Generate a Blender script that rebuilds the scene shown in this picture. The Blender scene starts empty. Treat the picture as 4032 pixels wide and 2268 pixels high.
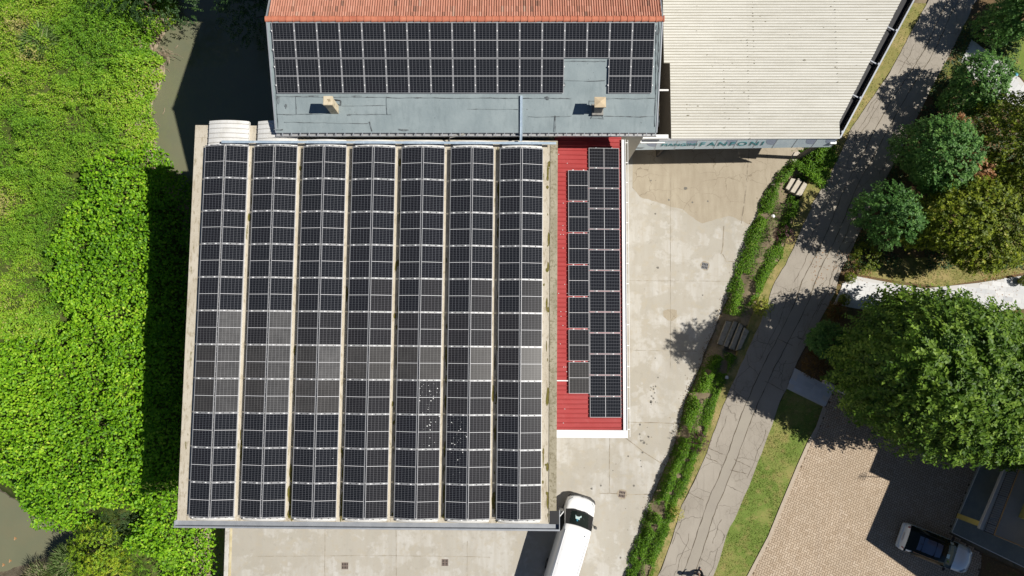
import bpy, bmesh, math, random
import numpy as np
from mathutils import Vector, Matrix
R = math.radians
PI = math.pi
random.seed(7)
rng = np.random.default_rng(7)
scene = bpy.context.scene
COL = scene.collection

# ------------------------------------------------------------------ camera, world, sun, exposure
HC, TILT, FPX = 48.0, R(4.7), 2800.0
cd = bpy.data.cameras.new('camera')
cam = bpy.data.objects.new('camera', cd)
COL.objects.link(cam)
cd.sensor_fit = 'HORIZONTAL'; cd.sensor_width = 36.0; cd.lens = 36.0 * FPX / 4032.0
cd.clip_start = 0.5; cd.clip_end = 3000.0
cam.location = (0, 0, HC); cam.rotation_euler = (TILT, 0, 0)
scene.camera = cam

SUN_EL, SUN_AZ = R(52.0), R(3.0)           # azimuth: degrees south of east (+X)
w = bpy.data.worlds.new('World'); scene.world = w; w.use_nodes = True
nt = w.node_tree; nt.nodes.clear()
sky = nt.nodes.new('ShaderNodeTexSky'); sky.sky_type = 'NISHITA'; sky.sun_disc = False
sky.altitude = 3000; sky.dust_density = 0.3; sky.ozone_density = 2.0; sky.sun_elevation = SUN_EL; sky.sun_rotation = PI / 2 + SUN_AZ
bg = nt.nodes.new('ShaderNodeBackground'); bg.inputs['Strength'].default_value = 0.05
wo = nt.nodes.new('ShaderNodeOutputWorld')
nt.links.new(sky.outputs[0], bg.inputs[0]); nt.links.new(bg.outputs[0], wo.inputs[0])
sd = bpy.data.lights.new('sun', 'SUN'); sd.energy = 5.0; sd.angle = R(0.5); sd.color = (1.0, 0.955, 0.88)
so = bpy.data.objects.new('sun', sd); COL.objects.link(so); so.location = (60, -5, 80)
tos = Vector((math.cos(SUN_EL) * math.cos(SUN_AZ), -math.cos(SUN_EL) * math.sin(SUN_AZ), math.sin(SUN_EL)))
so.rotation_euler = tos.to_track_quat('Z', 'Y').to_euler()
scene.view_settings.view_transform = 'Standard'; scene.view_settings.look = 'None'
scene.view_settings.exposure = 0.17; scene.view_settings.gamma = 1.0
scene.view_settings.use_curve_mapping = False
scene.cycles.max_bounces = 6; scene.cycles.diffuse_bounces = 2; scene.cycles.transparent_max_bounces = 8

CT, ST = math.cos(TILT), math.sin(TILT)
def at(px, py, z):
    """photo pixel -> world point at height z"""
    u = (px - 2016) / FPX; v = -(py - 1134) / FPX
    d = (u, v * CT + ST, v * ST - CT); t = (z - HC) / d[2]
    return Vector((d[0] * t, d[1] * t, z))
def at_plane(px, py, fz):
    z = 10.0
    for _ in range(30): z = fz(at(px, py, z))
    return at(px, py, z)

# ------------------------------------------------------------------ helpers: tags and objects
def tag(o, label=None, cat=None, group=None, kind=None):
    if label: o['label'] = label
    if cat: o['category'] = cat
    if group: o['group'] = group
    if kind: o['kind'] = kind
    return o
def empty(name, loc=(0, 0, 0), rz=0.0):
    o = bpy.data.objects.new(name, None); COL.objects.link(o)
    o.location = loc; o.rotation_euler = (0, 0, rz); o.empty_display_size = 0.3
    return o
def link(name, me, parent=None, m=None):
    o = bpy.data.objects.new(name, me); COL.objects.link(o)
    if parent: o.parent = parent
    if m is not None and not me.materials: me.materials.append(m)
    return o
class MB:
    def __init__(s): s.v = []; s.f = []; s.mi = []
    def add(s, vs, fs, mi=0):
        n = len(s.v); s.v += [tuple(v) for v in vs]; s.f += [tuple(i + n for i in f) for f in fs]; s.mi += [mi] * len(fs)
        return s
    def box(s, x0, x1, y0, y1, z0, z1, mi=0, M=None):
        vs = [Vector((x, y, z)) for z in (z0, z1) for y in (y0, y1) for x in (x0, x1)]
        if M is not None: vs = [M @ v for v in vs]
        return s.add(vs, [(0, 2, 3, 1), (4, 5, 7, 6), (0, 1, 5, 4), (2, 6, 7, 3), (0, 4, 6, 2), (1, 3, 7, 5)], mi)
    def prism(s, pts, z0, z1, mi=0):
        """pts: xy polygon (any winding)"""
        pts = [(p[0], p[1]) for p in pts]
        a = sum(pts[i - 1][0] * pts[i][1] - pts[i][0] * pts[i - 1][1] for i in range(len(pts)))
        if a < 0: pts = pts[::-1]
        n = len(pts)
        vs = [(x, y, z0) for x, y in pts] + [(x, y, z1) for x, y in pts]
        fs = [tuple(range(n, 2 * n)), tuple(reversed(range(n)))] + [(i, (i + 1) % n, n + (i + 1) % n, n + i) for i in range(n)]
        return s.add(vs, fs, mi)
    def tube(s, pts, r, n=8, cap=True, mi=0, r1=None):
        pts = [Vector(p) for p in pts]; k = len(pts); base = len(s.v)
        for i, p in enumerate(pts):
            d = (pts[min(i + 1, k - 1)] - pts[max(i - 1, 0)]).normalized()
            a = d.orthogonal().normalized() if abs(d.z) > 0.9 else d.cross(Vector((0, 0, 1))).normalized()
            b = d.cross(a)
            rr = r if r1 is None else r + (r1 - r) * i / max(1, k - 1)
            for j in range(n):
                t = 2 * PI * j / n; s.v.append(tuple(p + a * math.cos(t) * rr + b * math.sin(t) * rr))
        for i in range(k - 1):
            for j in range(n):
                s.f.append((base + i * n + j, base + i * n + (j + 1) % n, base + (i + 1) * n + (j + 1) % n, base + (i + 1) * n + j)); s.mi.append(mi)
        if cap:
            s.f.append(tuple(base + j for j in reversed(range(n)))); s.f.append(tuple(base + (k - 1) * n + j for j in range(n))); s.mi += [mi, mi]
        return s
    def strip(s, pts, wid, z, mi=0, jit=0.0, taper=False):
        """flat ribbon along xy polyline"""
        pts = [Vector((p[0], p[1], 0)) for p in pts]; k = len(pts); base = len(s.v)
        for i, p in enumerate(pts):
            d = (pts[min(i + 1, k - 1)] - pts[max(i - 1, 0)]).normalized(); nrm = Vector((-d.y, d.x, 0))
            ww = wid * (1 + random.uniform(-jit, jit)) / 2
            if taper: ww *= max(0.15, 1 - i / (k - 1))
            for sg in (-1, 1): s.v.append((p.x + sg * nrm.x * ww, p.y + sg * nrm.y * ww, z))
        for i in range(k - 1):
            s.f.append((base + 2 * i, base + 2 * i + 1, base + 2 * i + 3, base + 2 * i + 2)); s.mi.append(mi)
        return s
    def mesh(s, name):
        me = bpy.data.meshes.new(name); me.from_pydata(s.v, [], s.f); me.validate(); me.update()
        if any(s.mi):
            for p, i in zip(me.polygons, s.mi): p.material_index = i
        return me
    def build(s, name, mats, parent=None, smooth=False, bevel=0.0, fix=False):
        me = s.mesh(name)
        if not isinstance(mats, (list, tuple)): mats = [mats]
        for m in mats: me.materials.append(m)
        if fix or bevel:
            bm = bmesh.new(); bm.from_mesh(me); bmesh.ops.recalc_face_normals(bm, faces=bm.faces)
            if bevel:
                es = [e for e in bm.edges if len(e.link_faces) == 2 and e.calc_face_angle(0) > 0.6]
                bmesh.ops.bevel(bm, geom=es, offset=bevel, segments=2, affect='EDGES', clamp_overlap=True)
            bm.to_mesh(me); bm.free()
        if smooth:
            me.polygons.foreach_set('use_smooth', [True] * len(me.polygons))
        return link(name, me, parent)
def fattr(me, name, vals):
    a = me.attributes.new(name, 'FLOAT', 'FACE'); a.data.foreach_set('value', np.asarray(vals, dtype=np.float32))
def wobble(a, b, n, amp, seed=0):
    r = random.Random(seed); a = Vector((a[0], a[1])); b = Vector((b[0], b[1])); d = b - a; nr = Vector((-d.y, d.x)).normalized()
    out = []; off = 0
    for i in range(n + 1):
        t = i / n; off = off * 0.75 + r.uniform(-amp, amp)
        out.append(a + d * t + nr * off * (0 if i in (0, n) else 1))
    return out
def wob_poly(pts, step, amp, seed=0):
    out = []
    for i in range(len(pts) - 1):
        L = (Vector(pts[i + 1][:2]) - Vector(pts[i][:2])).length
        out += wobble(pts[i], pts[i + 1], max(2, int(L / step)), amp, seed + i)[:-1]
    out.append(Vector(pts[-1][:2])); return out
# value noise in numpy
_lat = rng.random((256, 256))
def vnoise(x, y, sc=1.0, off=0):
    x = np.asarray(x) * sc + off * 17.3; y = np.asarray(y) * sc + off * 5.1
    xi = np.floor(x).astype(int); yi = np.floor(y).astype(int); fx = x - xi; fy = y - yi
    fx = fx * fx * (3 - 2 * fx); fy = fy * fy * (3 - 2 * fy)
    g = lambda i, j: _lat[i % 256, j % 256]
    return (g(xi, yi) * (1 - fx) + g(xi + 1, yi) * fx) * (1 - fy) + (g(xi, yi + 1) * (1 - fx) + g(xi + 1, yi + 1) * fx) * fy
def fnoise(x, y, sc=1.0, off=0):
    return (vnoise(x, y, sc, off) + 0.5 * vnoise(x, y, sc * 2.1, off + 3) + 0.25 * vnoise(x, y, sc * 4.3, off + 7)) / 1.75
def inside(px, py, poly):
    px = np.asarray(px); py = np.asarray(py); c = np.zeros(px.shape, bool); n = len(poly)
    for i in range(n):
        x0, y0 = poly[i - 1][:2]; x1, y1 = poly[i][:2]
        if y0 == y1: continue
        hit = ((y0 > py) != (y1 > py)) & (px < (x1 - x0) * (py - y0) / (y1 - y0) + x0); c ^= hit
    return c
def pdist(px, py, poly, closed=True):
    d = np.full(np.shape(px), 1e9); n = len(poly)
    for i in range(0 if closed else 1, n):
        x0, y0 = poly[i - 1][:2]; x1, y1 = poly[i][:2]; dx, dy = x1 - x0, y1 - y0
        t = np.clip(((px - x0) * dx + (py - y0) * dy) / (dx * dx + dy * dy + 1e-9), 0, 1)
        d = np.minimum(d, np.hypot(px - x0 - t * dx, py - y0 - t * dy))
    return d

# ------------------------------------------------------------------ materials
def mat(name, base, rough=0.85, spec=0.3, metal=0.0, layers=(), bump=0.0, bscale=30.0, coords='Object', tint=None, trans=0.0, coat=0.0):
    """layers: (kind, scale, lo, hi, colour, strength[, stretch(xyz)[, detail]]) mixed over the base one after another"""
    m = bpy.data.materials.new(name); m.use_nodes = True; nt = m.node_tree; N = nt.nodes; L = nt.links
    bs = N['Principled BSDF']; bs.inputs['Roughness'].default_value = rough; bs.inputs['Metallic'].default_value = metal
    bs.inputs['Specular IOR Level'].default_value = spec; bs.inputs['Coat Weight'].default_value = coat
    tc = N.new('ShaderNodeTexCoord')
    rgb = N.new('ShaderNodeRGB'); rgb.outputs[0].default_value = (*base, 1); cur = rgb.outputs[0]
    if tint is not None:
        at_ = N.new('ShaderNodeAttribute'); at_.attribute_name = 'tint'
        cr = N.new('ShaderNodeValToRGB'); els = cr.color_ramp.elements
        while len(els) < len(tint): els.new(0.5)
        for e, (p, c) in zip(els, tint): e.position = p; e.color = (*c, 1)
        L.new(at_.outputs['Fac'], cr.inputs[0]); cur = cr.outputs[0]
    for ly in layers:
        kind, sc, lo, hi, c, st = ly[:6]; stretch = ly[6] if len(ly) > 6 else None; det = ly[7] if len(ly) > 7 else 6.0
        vec = tc.outputs[coords]
        if stretch:
            mp = N.new('ShaderNodeMapping'); mp.inputs['Scale'].default_value = stretch[:3]
            if len(stretch) > 3: mp.inputs['Rotation'].default_value = (0, 0, stretch[3])
            L.new(vec, mp.inputs[0]); vec = mp.outputs[0]
        if kind == 'noise':
            t = N.new('ShaderNodeTexNoise'); t.inputs['Scale'].default_value = sc; t.inputs['Detail'].default_value = det; t.inputs['Roughness'].default_value = 0.6; out = t.outputs[0]
        elif kind == 'voro':
            # distort the cells a little so that cracks wander
            nz = N.new('ShaderNodeTexNoise'); nz.inputs['Scale'].default_value = sc * 2.5; L.new(vec, nz.inputs[0])
            ad = N.new('ShaderNodeVectorMath'); ad.operation = 'MULTIPLY_ADD'; ad.inputs[1].default_value = (0.35 / sc,) * 3
            L.new(nz.outputs['Color'], ad.inputs[0]); L.new(vec, ad.inputs[2]); vec = ad.outputs[0]
            t = N.new('ShaderNodeTexVoronoi'); t.feature = 'DISTANCE_TO_EDGE'; t.inputs['Scale'].default_value = sc; out = t.outputs['Distance']
        elif kind == 'wave':
            t = N.new('ShaderNodeTexWave'); t.inputs['Scale'].default_value = sc; t.bands_direction = 'Y'; t.inputs['Distortion'].default_value = 0.0; out = t.outputs[1]
        elif kind == 'obj':
            t = N.new('ShaderNodeObjectInfo'); out = t.outputs['Random']
        if kind != 'obj': L.new(vec, t.inputs[0])
        mr = N.new('ShaderNodeMapRange'); mr.inputs[1].default_value = lo; mr.inputs[2].default_value = hi; mr.inputs[4].default_value = st
        L.new(out, mr.inputs[0]); fac = mr.outputs[0]
        if len(ly) > 8:        # mask by a second noise (scale, lo, hi)
            ms, ml, mh = ly[8]; t2 = N.new('ShaderNodeTexNoise'); t2.inputs['Scale'].default_value = ms; L.new(tc.outputs[coords], t2.inputs[0])
            m2 = N.new('ShaderNodeMapRange'); m2.inputs[1].default_value = ml; m2.inputs[2].default_value = mh; L.new(t2.outputs[0], m2.inputs[0])
            mu = N.new('ShaderNodeMath'); mu.operation = 'MULTIPLY'; L.new(fac, mu.inputs[0]); L.new(m2.outputs[0], mu.inputs[1]); fac = mu.outputs[0]
        mx = N.new('ShaderNodeMix'); mx.data_type = 'RGBA'; mx.inputs[7].default_value = (*c, 1)
        L.new(fac, mx.inputs[0]); L.new(cur, mx.inputs[6]); cur = mx.outputs[2]
    L.new(cur, bs.inputs['Base Color'])
    if bump:
        t = N.new('ShaderNodeTexNoise'); t.inputs['Scale'].default_value = bscale; t.inputs['Detail'].default_value = 5; L.new(tc.outputs[coords], t.inputs[0])
        b = N.new('ShaderNodeBump'); b.inputs['Strength'].default_value = bump; b.inputs['Distance'].default_value = 0.02; L.new(t.outputs[0], b.inputs['Height']); L.new(b.outputs[0], bs.inputs['Normal'])
    if trans:
        tr = N.new('ShaderNodeBsdfTranslucent'); L.new(cur, tr.inputs[0]); ms = N.new('ShaderNodeMixShader'); ms.inputs[0].default_value = trans
        L.new(bs.outputs[0], ms.inputs[1]); L.new(tr.outputs[0], ms.inputs[2]); L.new(ms.outputs[0], N['Material Output'].inputs[0])
    return m
M = {}
M['yard'] = mat('yard_concrete', (.42, .395, .345), .9, .25, layers=[
    ('noise', .16, .38, .62, (.36, .332, .275), .9), ('noise', .42, .50, .545, (.51, .495, .46), .75, None, 9.0), ('noise', .9, .57, .60, (.545, .535, .51), .5, None, 9.0), ('noise', 2.6, .57, .68, (.29, .265, .225), .6, None, 9.0), ('noise', .28, .54, .66, (.36, .335, .29), .6, None, 7.0), ('noise', .35, .5, .62, (.335, .31, .26), .5, (2.2, .3, 1, -.3), 5.0),
    ('noise', 1.6, .56, .60, (.40, .35, .26), .45, None, 8.0), ('noise', 1.1, .40, .75, (.38, .34, .275), .7, (3.2, .35, 1, -.32), 5.0),
    ('noise', 14, .60, .75, (.26, .23, .18), .35), ('noise', 40, .35, .7, (.53, .50, .44), .4)], bump=.15, bscale=60)
M['patch'] = mat('old_paving_patch', (.36, .31, .235), .92, .2, layers=[
    ('noise', .5, .4, .65, (.42, .37, .285), .8), ('noise', 1.3, .4, .75, (.285, .24, .175), .6, (2.5, .4, 1), 6.0), ('voro', .8, .014, .0, (.15, .12, .08), .8, None, 6.0, (.4, .42, .55)),
    ('noise', 18, .5, .75, (.46, .41, .32), .5)], bump=.25, bscale=50)
M['asphalt'] = mat('old_asphalt', (.36, .325, .275), .93, .2, layers=[
    ('noise', .35, .35, .65, (.275, .245, .205), .8), ('noise', 22, .5, .75, (.42, .385, .33), .45), ('noise', 1.5, .55, .75, (.24, .215, .18), .55, (3, .3, 1, -.35), 6.0),
    ('voro', 1.9, .03, .0, (.15, .13, .10), .6, None, 6.0, (.35, .44, .56)), ('voro', .55, .012, .0, (.10, .085, .065), .85, None, 6.0, (.22, .38, .5))], bump=.3, bscale=70)
M['asphalt_patch'] = mat('asphalt_repair', (.30, .27, .23), .93, .2, layers=[('noise', .6, .35, .65, (.33, .30, .25), .9), ('noise', 25, .5, .75, (.37, .34, .29), .5)], bump=.3, bscale=70)
M['crack'] = mat('crack_dirt', (.125, .105, .08), .95, .1, layers=[('noise', 3, .45, .6, (.16, .13, .085), .8)])
M['joint'] = mat('joint_dirt', (.235, .20, .15), .95, .1, layers=[('noise', 2, .45, .6, (.42, .37, .29), .9)])
M['stain'] = mat('oil_stain', (.16, .15, .13), .8, .3)
M['earth'] = mat('earth', (.20, .155, .10), .95, .1, layers=[('noise', .8, .4, .65, (.29, .235, .15), .8), ('noise', 4, .5, .7, (.10, .11, .035), .7), ('noise', 25, .45, .7, (.34, .28, .2), .5)], bump=.6, bscale=20)
M['mulch'] = mat('garden_soil', (.16, .11, .06), .95, .1, layers=[('noise', .5, .5, .62, (.13, .17, .035), .85), ('noise', 9, .55, .7, (.40, .25, .12), .7), ('noise', 30, .4, .7, (.08, .055, .03), .6)], bump=.6, bscale=25)
M['lawn'] = mat('dry_lawn', (.13, .20, .04), .95, .1, layers=[('noise', .45, .48, .66, (.32, .27, .105), .75), ('noise', 2.2, .5, .68, (.30, .235, .10), .7), ('noise', 3.5, .55, .7, (.08, .135, .022), .8), ('noise', 35, .4, .7, (.25, .27, .075), .5)], bump=.8, bscale=35)
M['verge'] = mat('verge_grass', (.21, .20, .06), .95, .1, layers=[('noise', .9, .45, .6, (.36, .28, .125), .85), ('noise', 3, .5, .68, (.11, .16, .028), .8), ('noise', 30, .4, .7, (.40, .33, .17), .5)], bump=.8, bscale=35)
M['mud'] = mat('river_bank_mud', (.33, .27, .195), .95, .15, layers=[('noise', .9, .4, .6, (.17, .135, .085), .8), ('noise', 6, .5, .7, (.46, .40, .30), .6)], bump=.5, bscale=15)
M['undergrowth'] = mat('undergrowth', (.055, .075, .018), .95, .1, layers=[('noise', 1.2, .5, .65, (.12, .11, .05), .8), ('noise', 14, .45, .7, (.09, .14, .02), .7)], bump=.8, bscale=20)
M['water'] = mat('river_water', (.17, .172, .108), .05, .6, layers=[('noise', .18, .35, .65, (.14, .15, .095), .9), ('noise', .9, .45, .75, (.18, .165, .10), .5)], bump=.05, bscale=3)
M['brick'] = mat('paving_brick', (.42, .33, .24), .9, .2, tint=[(0, (.365, .275, .19)), (.5, (.465, .365, .265)), (1, (.54, .44, .335))], layers=[('noise', .35, .38, .65, (.39, .31, .225), .7), ('noise', .8, .5, .7, (.40, .32, .245), .5, (2.6, .35, 1, .35), 6.0), ('noise', 2.4, .62, .7, (.33, .27, .2), .5, None, 8.0), ('noise', 20, .45, .7, (.52, .44, .35), .35)], bump=.2, bscale=60)
M['brickjoint'] = mat('brick_joint', (.15, .11, .075), .95, .1)
M['kerb'] = mat('kerb_stone', (.45, .38, .30), .9, .2, layers=[('noise', 6, .4, .7, (.36, .29, .22), .7)])
M['whitestone'] = mat('pale_stone', (.6, .6, .6), .85, .25, tint=[(0, (.47, .48, .495)), (.5, (.60, .60, .60)), (1, (.68, .68, .675))], layers=[('noise', 6, .5, .7, (.52, .525, .53), .5)])
M['stonejoint'] = mat('pale_stone_joint', (.55, .54, .52), .9, .2)
M['slabstone'] = mat('entrance_slab_stone', (.52, .55, .58), .85, .25, tint=[(0, (.45, .48, .52)), (1, (.60, .62, .64))], layers=[('noise', 1.5, .4, .65, (.42, .45, .48), .6)])
M['slab'] = mat('roof_concrete', (.50, .455, .375), .93, .2, layers=[('noise', .7, .42, .6, (.43, .38, .295), .8), ('noise', 5, .53, .63, (.28, .23, .15), .7, (1.6, .5, 1), 8.0), ('noise', 2.2, .63, .68, (.13, .115, .03), .85, (1.5, .45, 1), 8.0), ('noise', 26, .45, .7, (.60, .55, .45), .55)], bump=.5, bscale=40)
M['wallc'] = mat('rendered_wall', (.50, .47, .41), .9, .2, layers=[('noise', .5, .4, .65, (.42, .39, .33), .8)])
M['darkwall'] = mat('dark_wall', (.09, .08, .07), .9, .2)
M['vault'] = mat('white_vault_sheet', (.66, .655, .635), .6, .3, layers=[('noise', 2.5, .45, .68, (.54, .525, .48), .7), ('noise', 14, .5, .75, (.74, .735, .72), .6)])
M['groove'] = mat('vault_groove_dirt', (.33, .31, .27), .9, .1)
M['alu'] = mat('aluminium', (.46, .465, .475), .45, .5, .35)
M['frame'] = mat('panel_frame', (.50, .505, .52), .4, .5, .25)
M['galv'] = mat('galvanised', (.40, .50, .60), .45, .5, .3, layers=[('noise', 3, .45, .6, (.52, .62, .70), .8), ('noise', .8, .6, .66, (.72, .78, .82), .8)])
M['gutter'] = mat('grey_gutter', (.36, .38, .41), .5, .4, .3, layers=[('noise', 2, .4, .65, (.28, .30, .33), .7)])
M['membrane'] = mat('bitumen_membrane', (.215, .262, .275), .75, .35, layers=[
    ('noise', .8, .38, .64, (.275, .325, .335), .85), ('noise', 2.6, .5, .75, (.18, .22, .23), .7, (2, .4, 1), 6.0), ('noise', 7, .66, .72, (.06, .062, .065), .8, None, 8.0), ('noise', 30, .5, .75, (.33, .37, .375), .4)], bump=.35, bscale=6)
M['seam'] = mat('tar_seam', (.07, .075, .08), .8, .3, layers=[('noise', 2.0, .42, .56, (.19, .225, .235), 1.0)])
M['tile'] = mat('roof_tile', (.5, .2, .12), .85, .2, tint=[(0, (.22, .12, .09)), (.15, (.37, .175, .12)), (.5, (.47, .215, .15)), (.85, (.53, .27, .195)), (1, (.36, .27, .21))], layers=[('noise', 12, .5, .72, (.38, .24, .165), .45)])
M['ridge'] = mat('ridge_tile', (.5, .16, .085), .85, .2, tint=[(0, (.43, .14, .085)), (1, (.53, .19, .115))], layers=[('noise', 10, .5, .75, (.66, .30, .17), .5)])
M['chim'] = mat('chimney_render', (.54, .46, .32), .9, .2, layers=[('noise', 4, .45, .6, (.62, .54, .40), .8), ('noise', 6, .55, .66, (.19, .14, .08), .8)], bump=.4, bscale=20)
M['chim2'] = mat('chimney_dark_render', (.22, .215, .20), .9, .2, layers=[('noise', 4, .45, .65, (.33, .32, .29), .8)])
M['fibre'] = mat('fibre_cement', (.58, .57, .52), .9, .2, tint=[(0, (.51, .50, .455)), (.5, (.58, .57, .52)), (1, (.63, .62, .575))], layers=[
    ('noise', .4, .40, .66, (.53, .52, .47), .6), ('noise', 1.5, .48, .68, (.44, .425, .37), .6, (.3, 3.2, 1), 7.0), ('noise', 3.0, .6, .68, (.66, .65, .62), .6, (.3, 4, 1), 6.0), ('noise', 9, .68, .74, (.17, .15, .11), .8, None, 6.0, (.5, .5, .62)), ('noise', 22, .45, .7, (.73, .71, .64), .6)])
M['fibredirt'] = mat('corrugation_dirt', (.45, .425, .36), .95, .1, layers=[('noise', 1.6, .35, .65, (.33, .305, .24), .9, (.4, 3, 1))])
M['lichen'] = mat('lichen_spots', (.22, .20, .15), .95, .1)
M['moss'] = mat('roof_moss', (.13, .12, .025), .95, .1, layers=[('noise', 8, .45, .62, (.20, .15, .07), .9)])
M['red'] = mat('red_sheet', (.345, .035, .034), .5, .3, layers=[('noise', .4, .4, .65, (.38, .055, .055), .8), ('noise', 3, .55, .75, (.40, .08, .078), .6), ('noise', 22, .62, .72, (.45, .14, .13), .5), ('noise', 1.2, .52, .72, (.27, .035, .033), .6, (.4, 3, 1), 6.0), ('noise', 60, .66, .72, (.55, .3, .28), .6)])
M['white'] = mat('white_metal', (.80, .80, .79), .5, .4)
M['black'] = mat('black_plastic', (.02, .02, .022), .5, .4)
M['dark'] = mat('dark_gap', (.02, .02, .02), .9, .1)
M['steel'] = mat('dark_steel', (.10, .10, .095), .6, .4, .3)
M['sign'] = mat('sign_sheet', (.60, .69, .73), .45, .4, layers=[('noise', .7, .45, .6, (.52, .61, .67), .8), ('noise', 4, .5, .7, (.66, .74, .77), .5)])
M['signgrey'] = mat('sign_shadow', (.33, .375, .47), .5, .4)
M['signtext'] = mat('sign_lettering', (.05, .24, .26), .5, .4)
M['paint'] = mat('white_van_paint', (.84, .845, .85), .25, .5, coat=.6)
M['carpaint'] = mat('silver_car_paint', (.64, .73, .82), .35, .5, .1, coat=.8)
M['roofglass'] = mat('sky_reflection_glass', (.075, .105, .17), .08, .8)  # blue sky reflection painted into the base colour
M['glass'] = mat('dark_glass', (.010, .017, .016), .08, .2)
M['cabin'] = mat('cabin_trim', (.03, .035, .035), .8, .3)
M['paper'] = mat('papers', (.62, .80, .80), .8, .2)
M['blue'] = mat('blue_plastic', (.05, .30, .45), .5, .4)
M['green'] = mat('green_card', (.12, .25, .03), .7, .2)
M['tyre'] = mat('tyre_rubber', (.018, .018, .018), .85, .2)
M['rim'] = mat('wheel_rim', (.35, .36, .37), .4, .5, .6)
M['lamp'] = mat('headlight_glass', (.55, .58, .60), .1, .6)
M['redlamp'] = mat('tail_light', (.25, .012, .012), .2, .6)
M['plate'] = mat('number_plate', (.55, .55, .56), .6, .3)
M['bronze'] = mat('brown_trim', (.28, .16, .085), .45, .4)
M['balcony'] = mat('balcony_floor', (.40, .41, .415), .8, .3, layers=[('noise', 1.2, .4, .65, (.34, .35, .36), .7)])
M['apron'] = mat('apron_tile', (.255, .285, .275), .8, .3, layers=[('noise', 1.0, .4, .65, (.20, .225, .225), .8), ('noise', 6, .55, .7, (.32, .38, .38), .5)])
M['yellow'] = mat('yellow_render', (.62, .50, .15), .9, .2, layers=[('noise', 2, .4, .65, (.57, .45, .14), .7)])
M['wood'] = mat('brown_handrail', (.42, .25, .10), .6, .3)
M['redpaint'] = mat('red_barrier_paint', (.55, .03, .035), .5, .4)
M['drain'] = mat('cast_iron', (.21, .165, .14), .8, .3)
M['graydrain'] = mat('grey_cast_iron', (.20, .20, .205), .8, .3)
M['retain'] = mat('retaining_wall', (.56, .54, .50), .9, .2, layers=[('noise', 1.5, .42, .6, (.44, .41, .36), .8), ('noise', 7, .55, .66, (.22, .2, .17), .6)], bump=.4, bscale=30)
M['retain2'] = mat('yellowish_kerb', (.50, .43, .26), .9, .2, layers=[('noise', 2, .42, .6, (.60, .54, .38), .8), ('noise', 8, .6, .68, (.3, .25, .15), .6)])
M['step'] = mat('step_concrete', (.52, .475, .395), .92, .2, layers=[('noise', 3, .45, .65, (.44, .395, .32), .8), ('noise', 20, .5, .7, (.58, .53, .45), .6)], bump=.3, bscale=40)
M['step2'] = mat('shaded_step_concrete', (.33, .31, .265), .92, .2, layers=[('noise', 3, .45, .65, (.25, .24, .19), .8), ('noise', 9, .55, .68, (.14, .15, .06), .6)], bump=.3, bscale=40)  # darker copy for the lower flight, tree shade painted into its colour
M['bark'] = mat('bark', (.13, .095, .06), .95, .1, layers=[('noise', 4, .4, .65, (.08, .06, .04), .8)], bump=.6, bscale=20)
M['twig'] = mat('dry_twig', (.27, .205, .14), .95, .1, layers=[('noise', 4, .4, .65, (.40, .33, .25), .8)])
M['pot'] = mat('plant_pot', (.16, .13, .10), .8, .3)
M['sack'] = mat('pale_sack', (.62, .58, .50), .9, .2, layers=[('noise', 3, .5, .6, (.55, .42, .24), .8)])
M['skin'] = mat('skin', (.46, .27, .19), .6, .3)
M['trousers'] = mat('dark_trousers', (.018, .018, .022), .9, .2)
M['shirt'] = mat('red_shirt', (.35, .02, .025), .9, .2)
M['whitecloth'] = mat('white_cloth', (.72, .73, .78), .9, .2)
M['shoe'] = mat('grey_shoe', (.14, .14, .14), .8, .3)
M['hair'] = mat('dark_hair', (.02, .015, .012), .7, .3)
def leafmat(name, ramp, trans=.32, rough=.5):
    return mat(name, (0, 0, 0), rough, .3, tint=ramp, trans=trans)
G = {}
G['knot'] = leafmat('knotweed_leaf', [(0, (.06, .18, .006)), (.5, (.195, .42, .012)), (.85, (.36, .60, .028)), (1, (.50, .66, .06))])
G['meadow'] = leafmat('meadow_leaf', [(0, (.07, .19, .015)), (.4, (.19, .39, .024)), (.75, (.31, .51, .035)), (.93, (.42, .53, .055)), (1, (.52, .47, .18))])
G['reed'] = leafmat('reed_blade', [(0, (.10, .20, .04)), (.5, (.20, .34, .08)), (.85, (.32, .40, .16)), (1, (.48, .43, .27))])
G['yellowshrub'] = leafmat('yellow_leaf', [(0, (.09, .20, .012)), (.5, (.24, .40, .02)), (1, (.46, .52, .035))])
G['big'] = leafmat('broad_leaf', [(0, (.032, .08, .008)), (.5, (.10, .195, .016)), (1, (.26, .39, .05))])
G['blue'] = leafmat('blue_green_leaf', [(0, (.04, .11, .022)), (.5, (.10, .235, .05)), (1, (.20, .36, .085))])
G['olive'] = leafmat('olive_leaf', [(0, (.05, .08, .009)), (.5, (.15, .205, .014)), (.9, (.30, .36, .022)), (1, (.40, .40, .07))])
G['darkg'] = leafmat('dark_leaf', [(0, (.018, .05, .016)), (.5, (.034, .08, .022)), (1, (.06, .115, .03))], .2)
G['rust'] = leafmat('rusty_leaf', [(0, (.20, .085, .03)), (.5, (.42, .20, .075)), (1, (.58, .36, .20))])
G['brown'] = leafmat('brown_leaf', [(0, (.09, .05, .015)), (.5, (.16, .09, .02)), (1, (.22, .14, .035))])
G['purple'] = leafmat('purple_leaf', [(0, (.055, .022, .03)), (.5, (.10, .04, .05)), (1, (.17, .07, .075))])
G['hedge'] = leafmat('hedge_leaf', [(0, (.045, .125, .008)), (.5, (.125, .27, .013)), (.9, (.22, .39, .025)), (1, (.38, .42, .10))])
G['grass'] = leafmat('grass_blade', [(0, (.085, .14, .015)), (.5, (.18, .23, .03)), (.8, (.33, .30, .10)), (1, (.48, .39, .20))])
G['paleyellow'] = leafmat('pale_yellow_leaf', [(0, (.30, .30, .05)), (1, (.60, .55, .16))])

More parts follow.
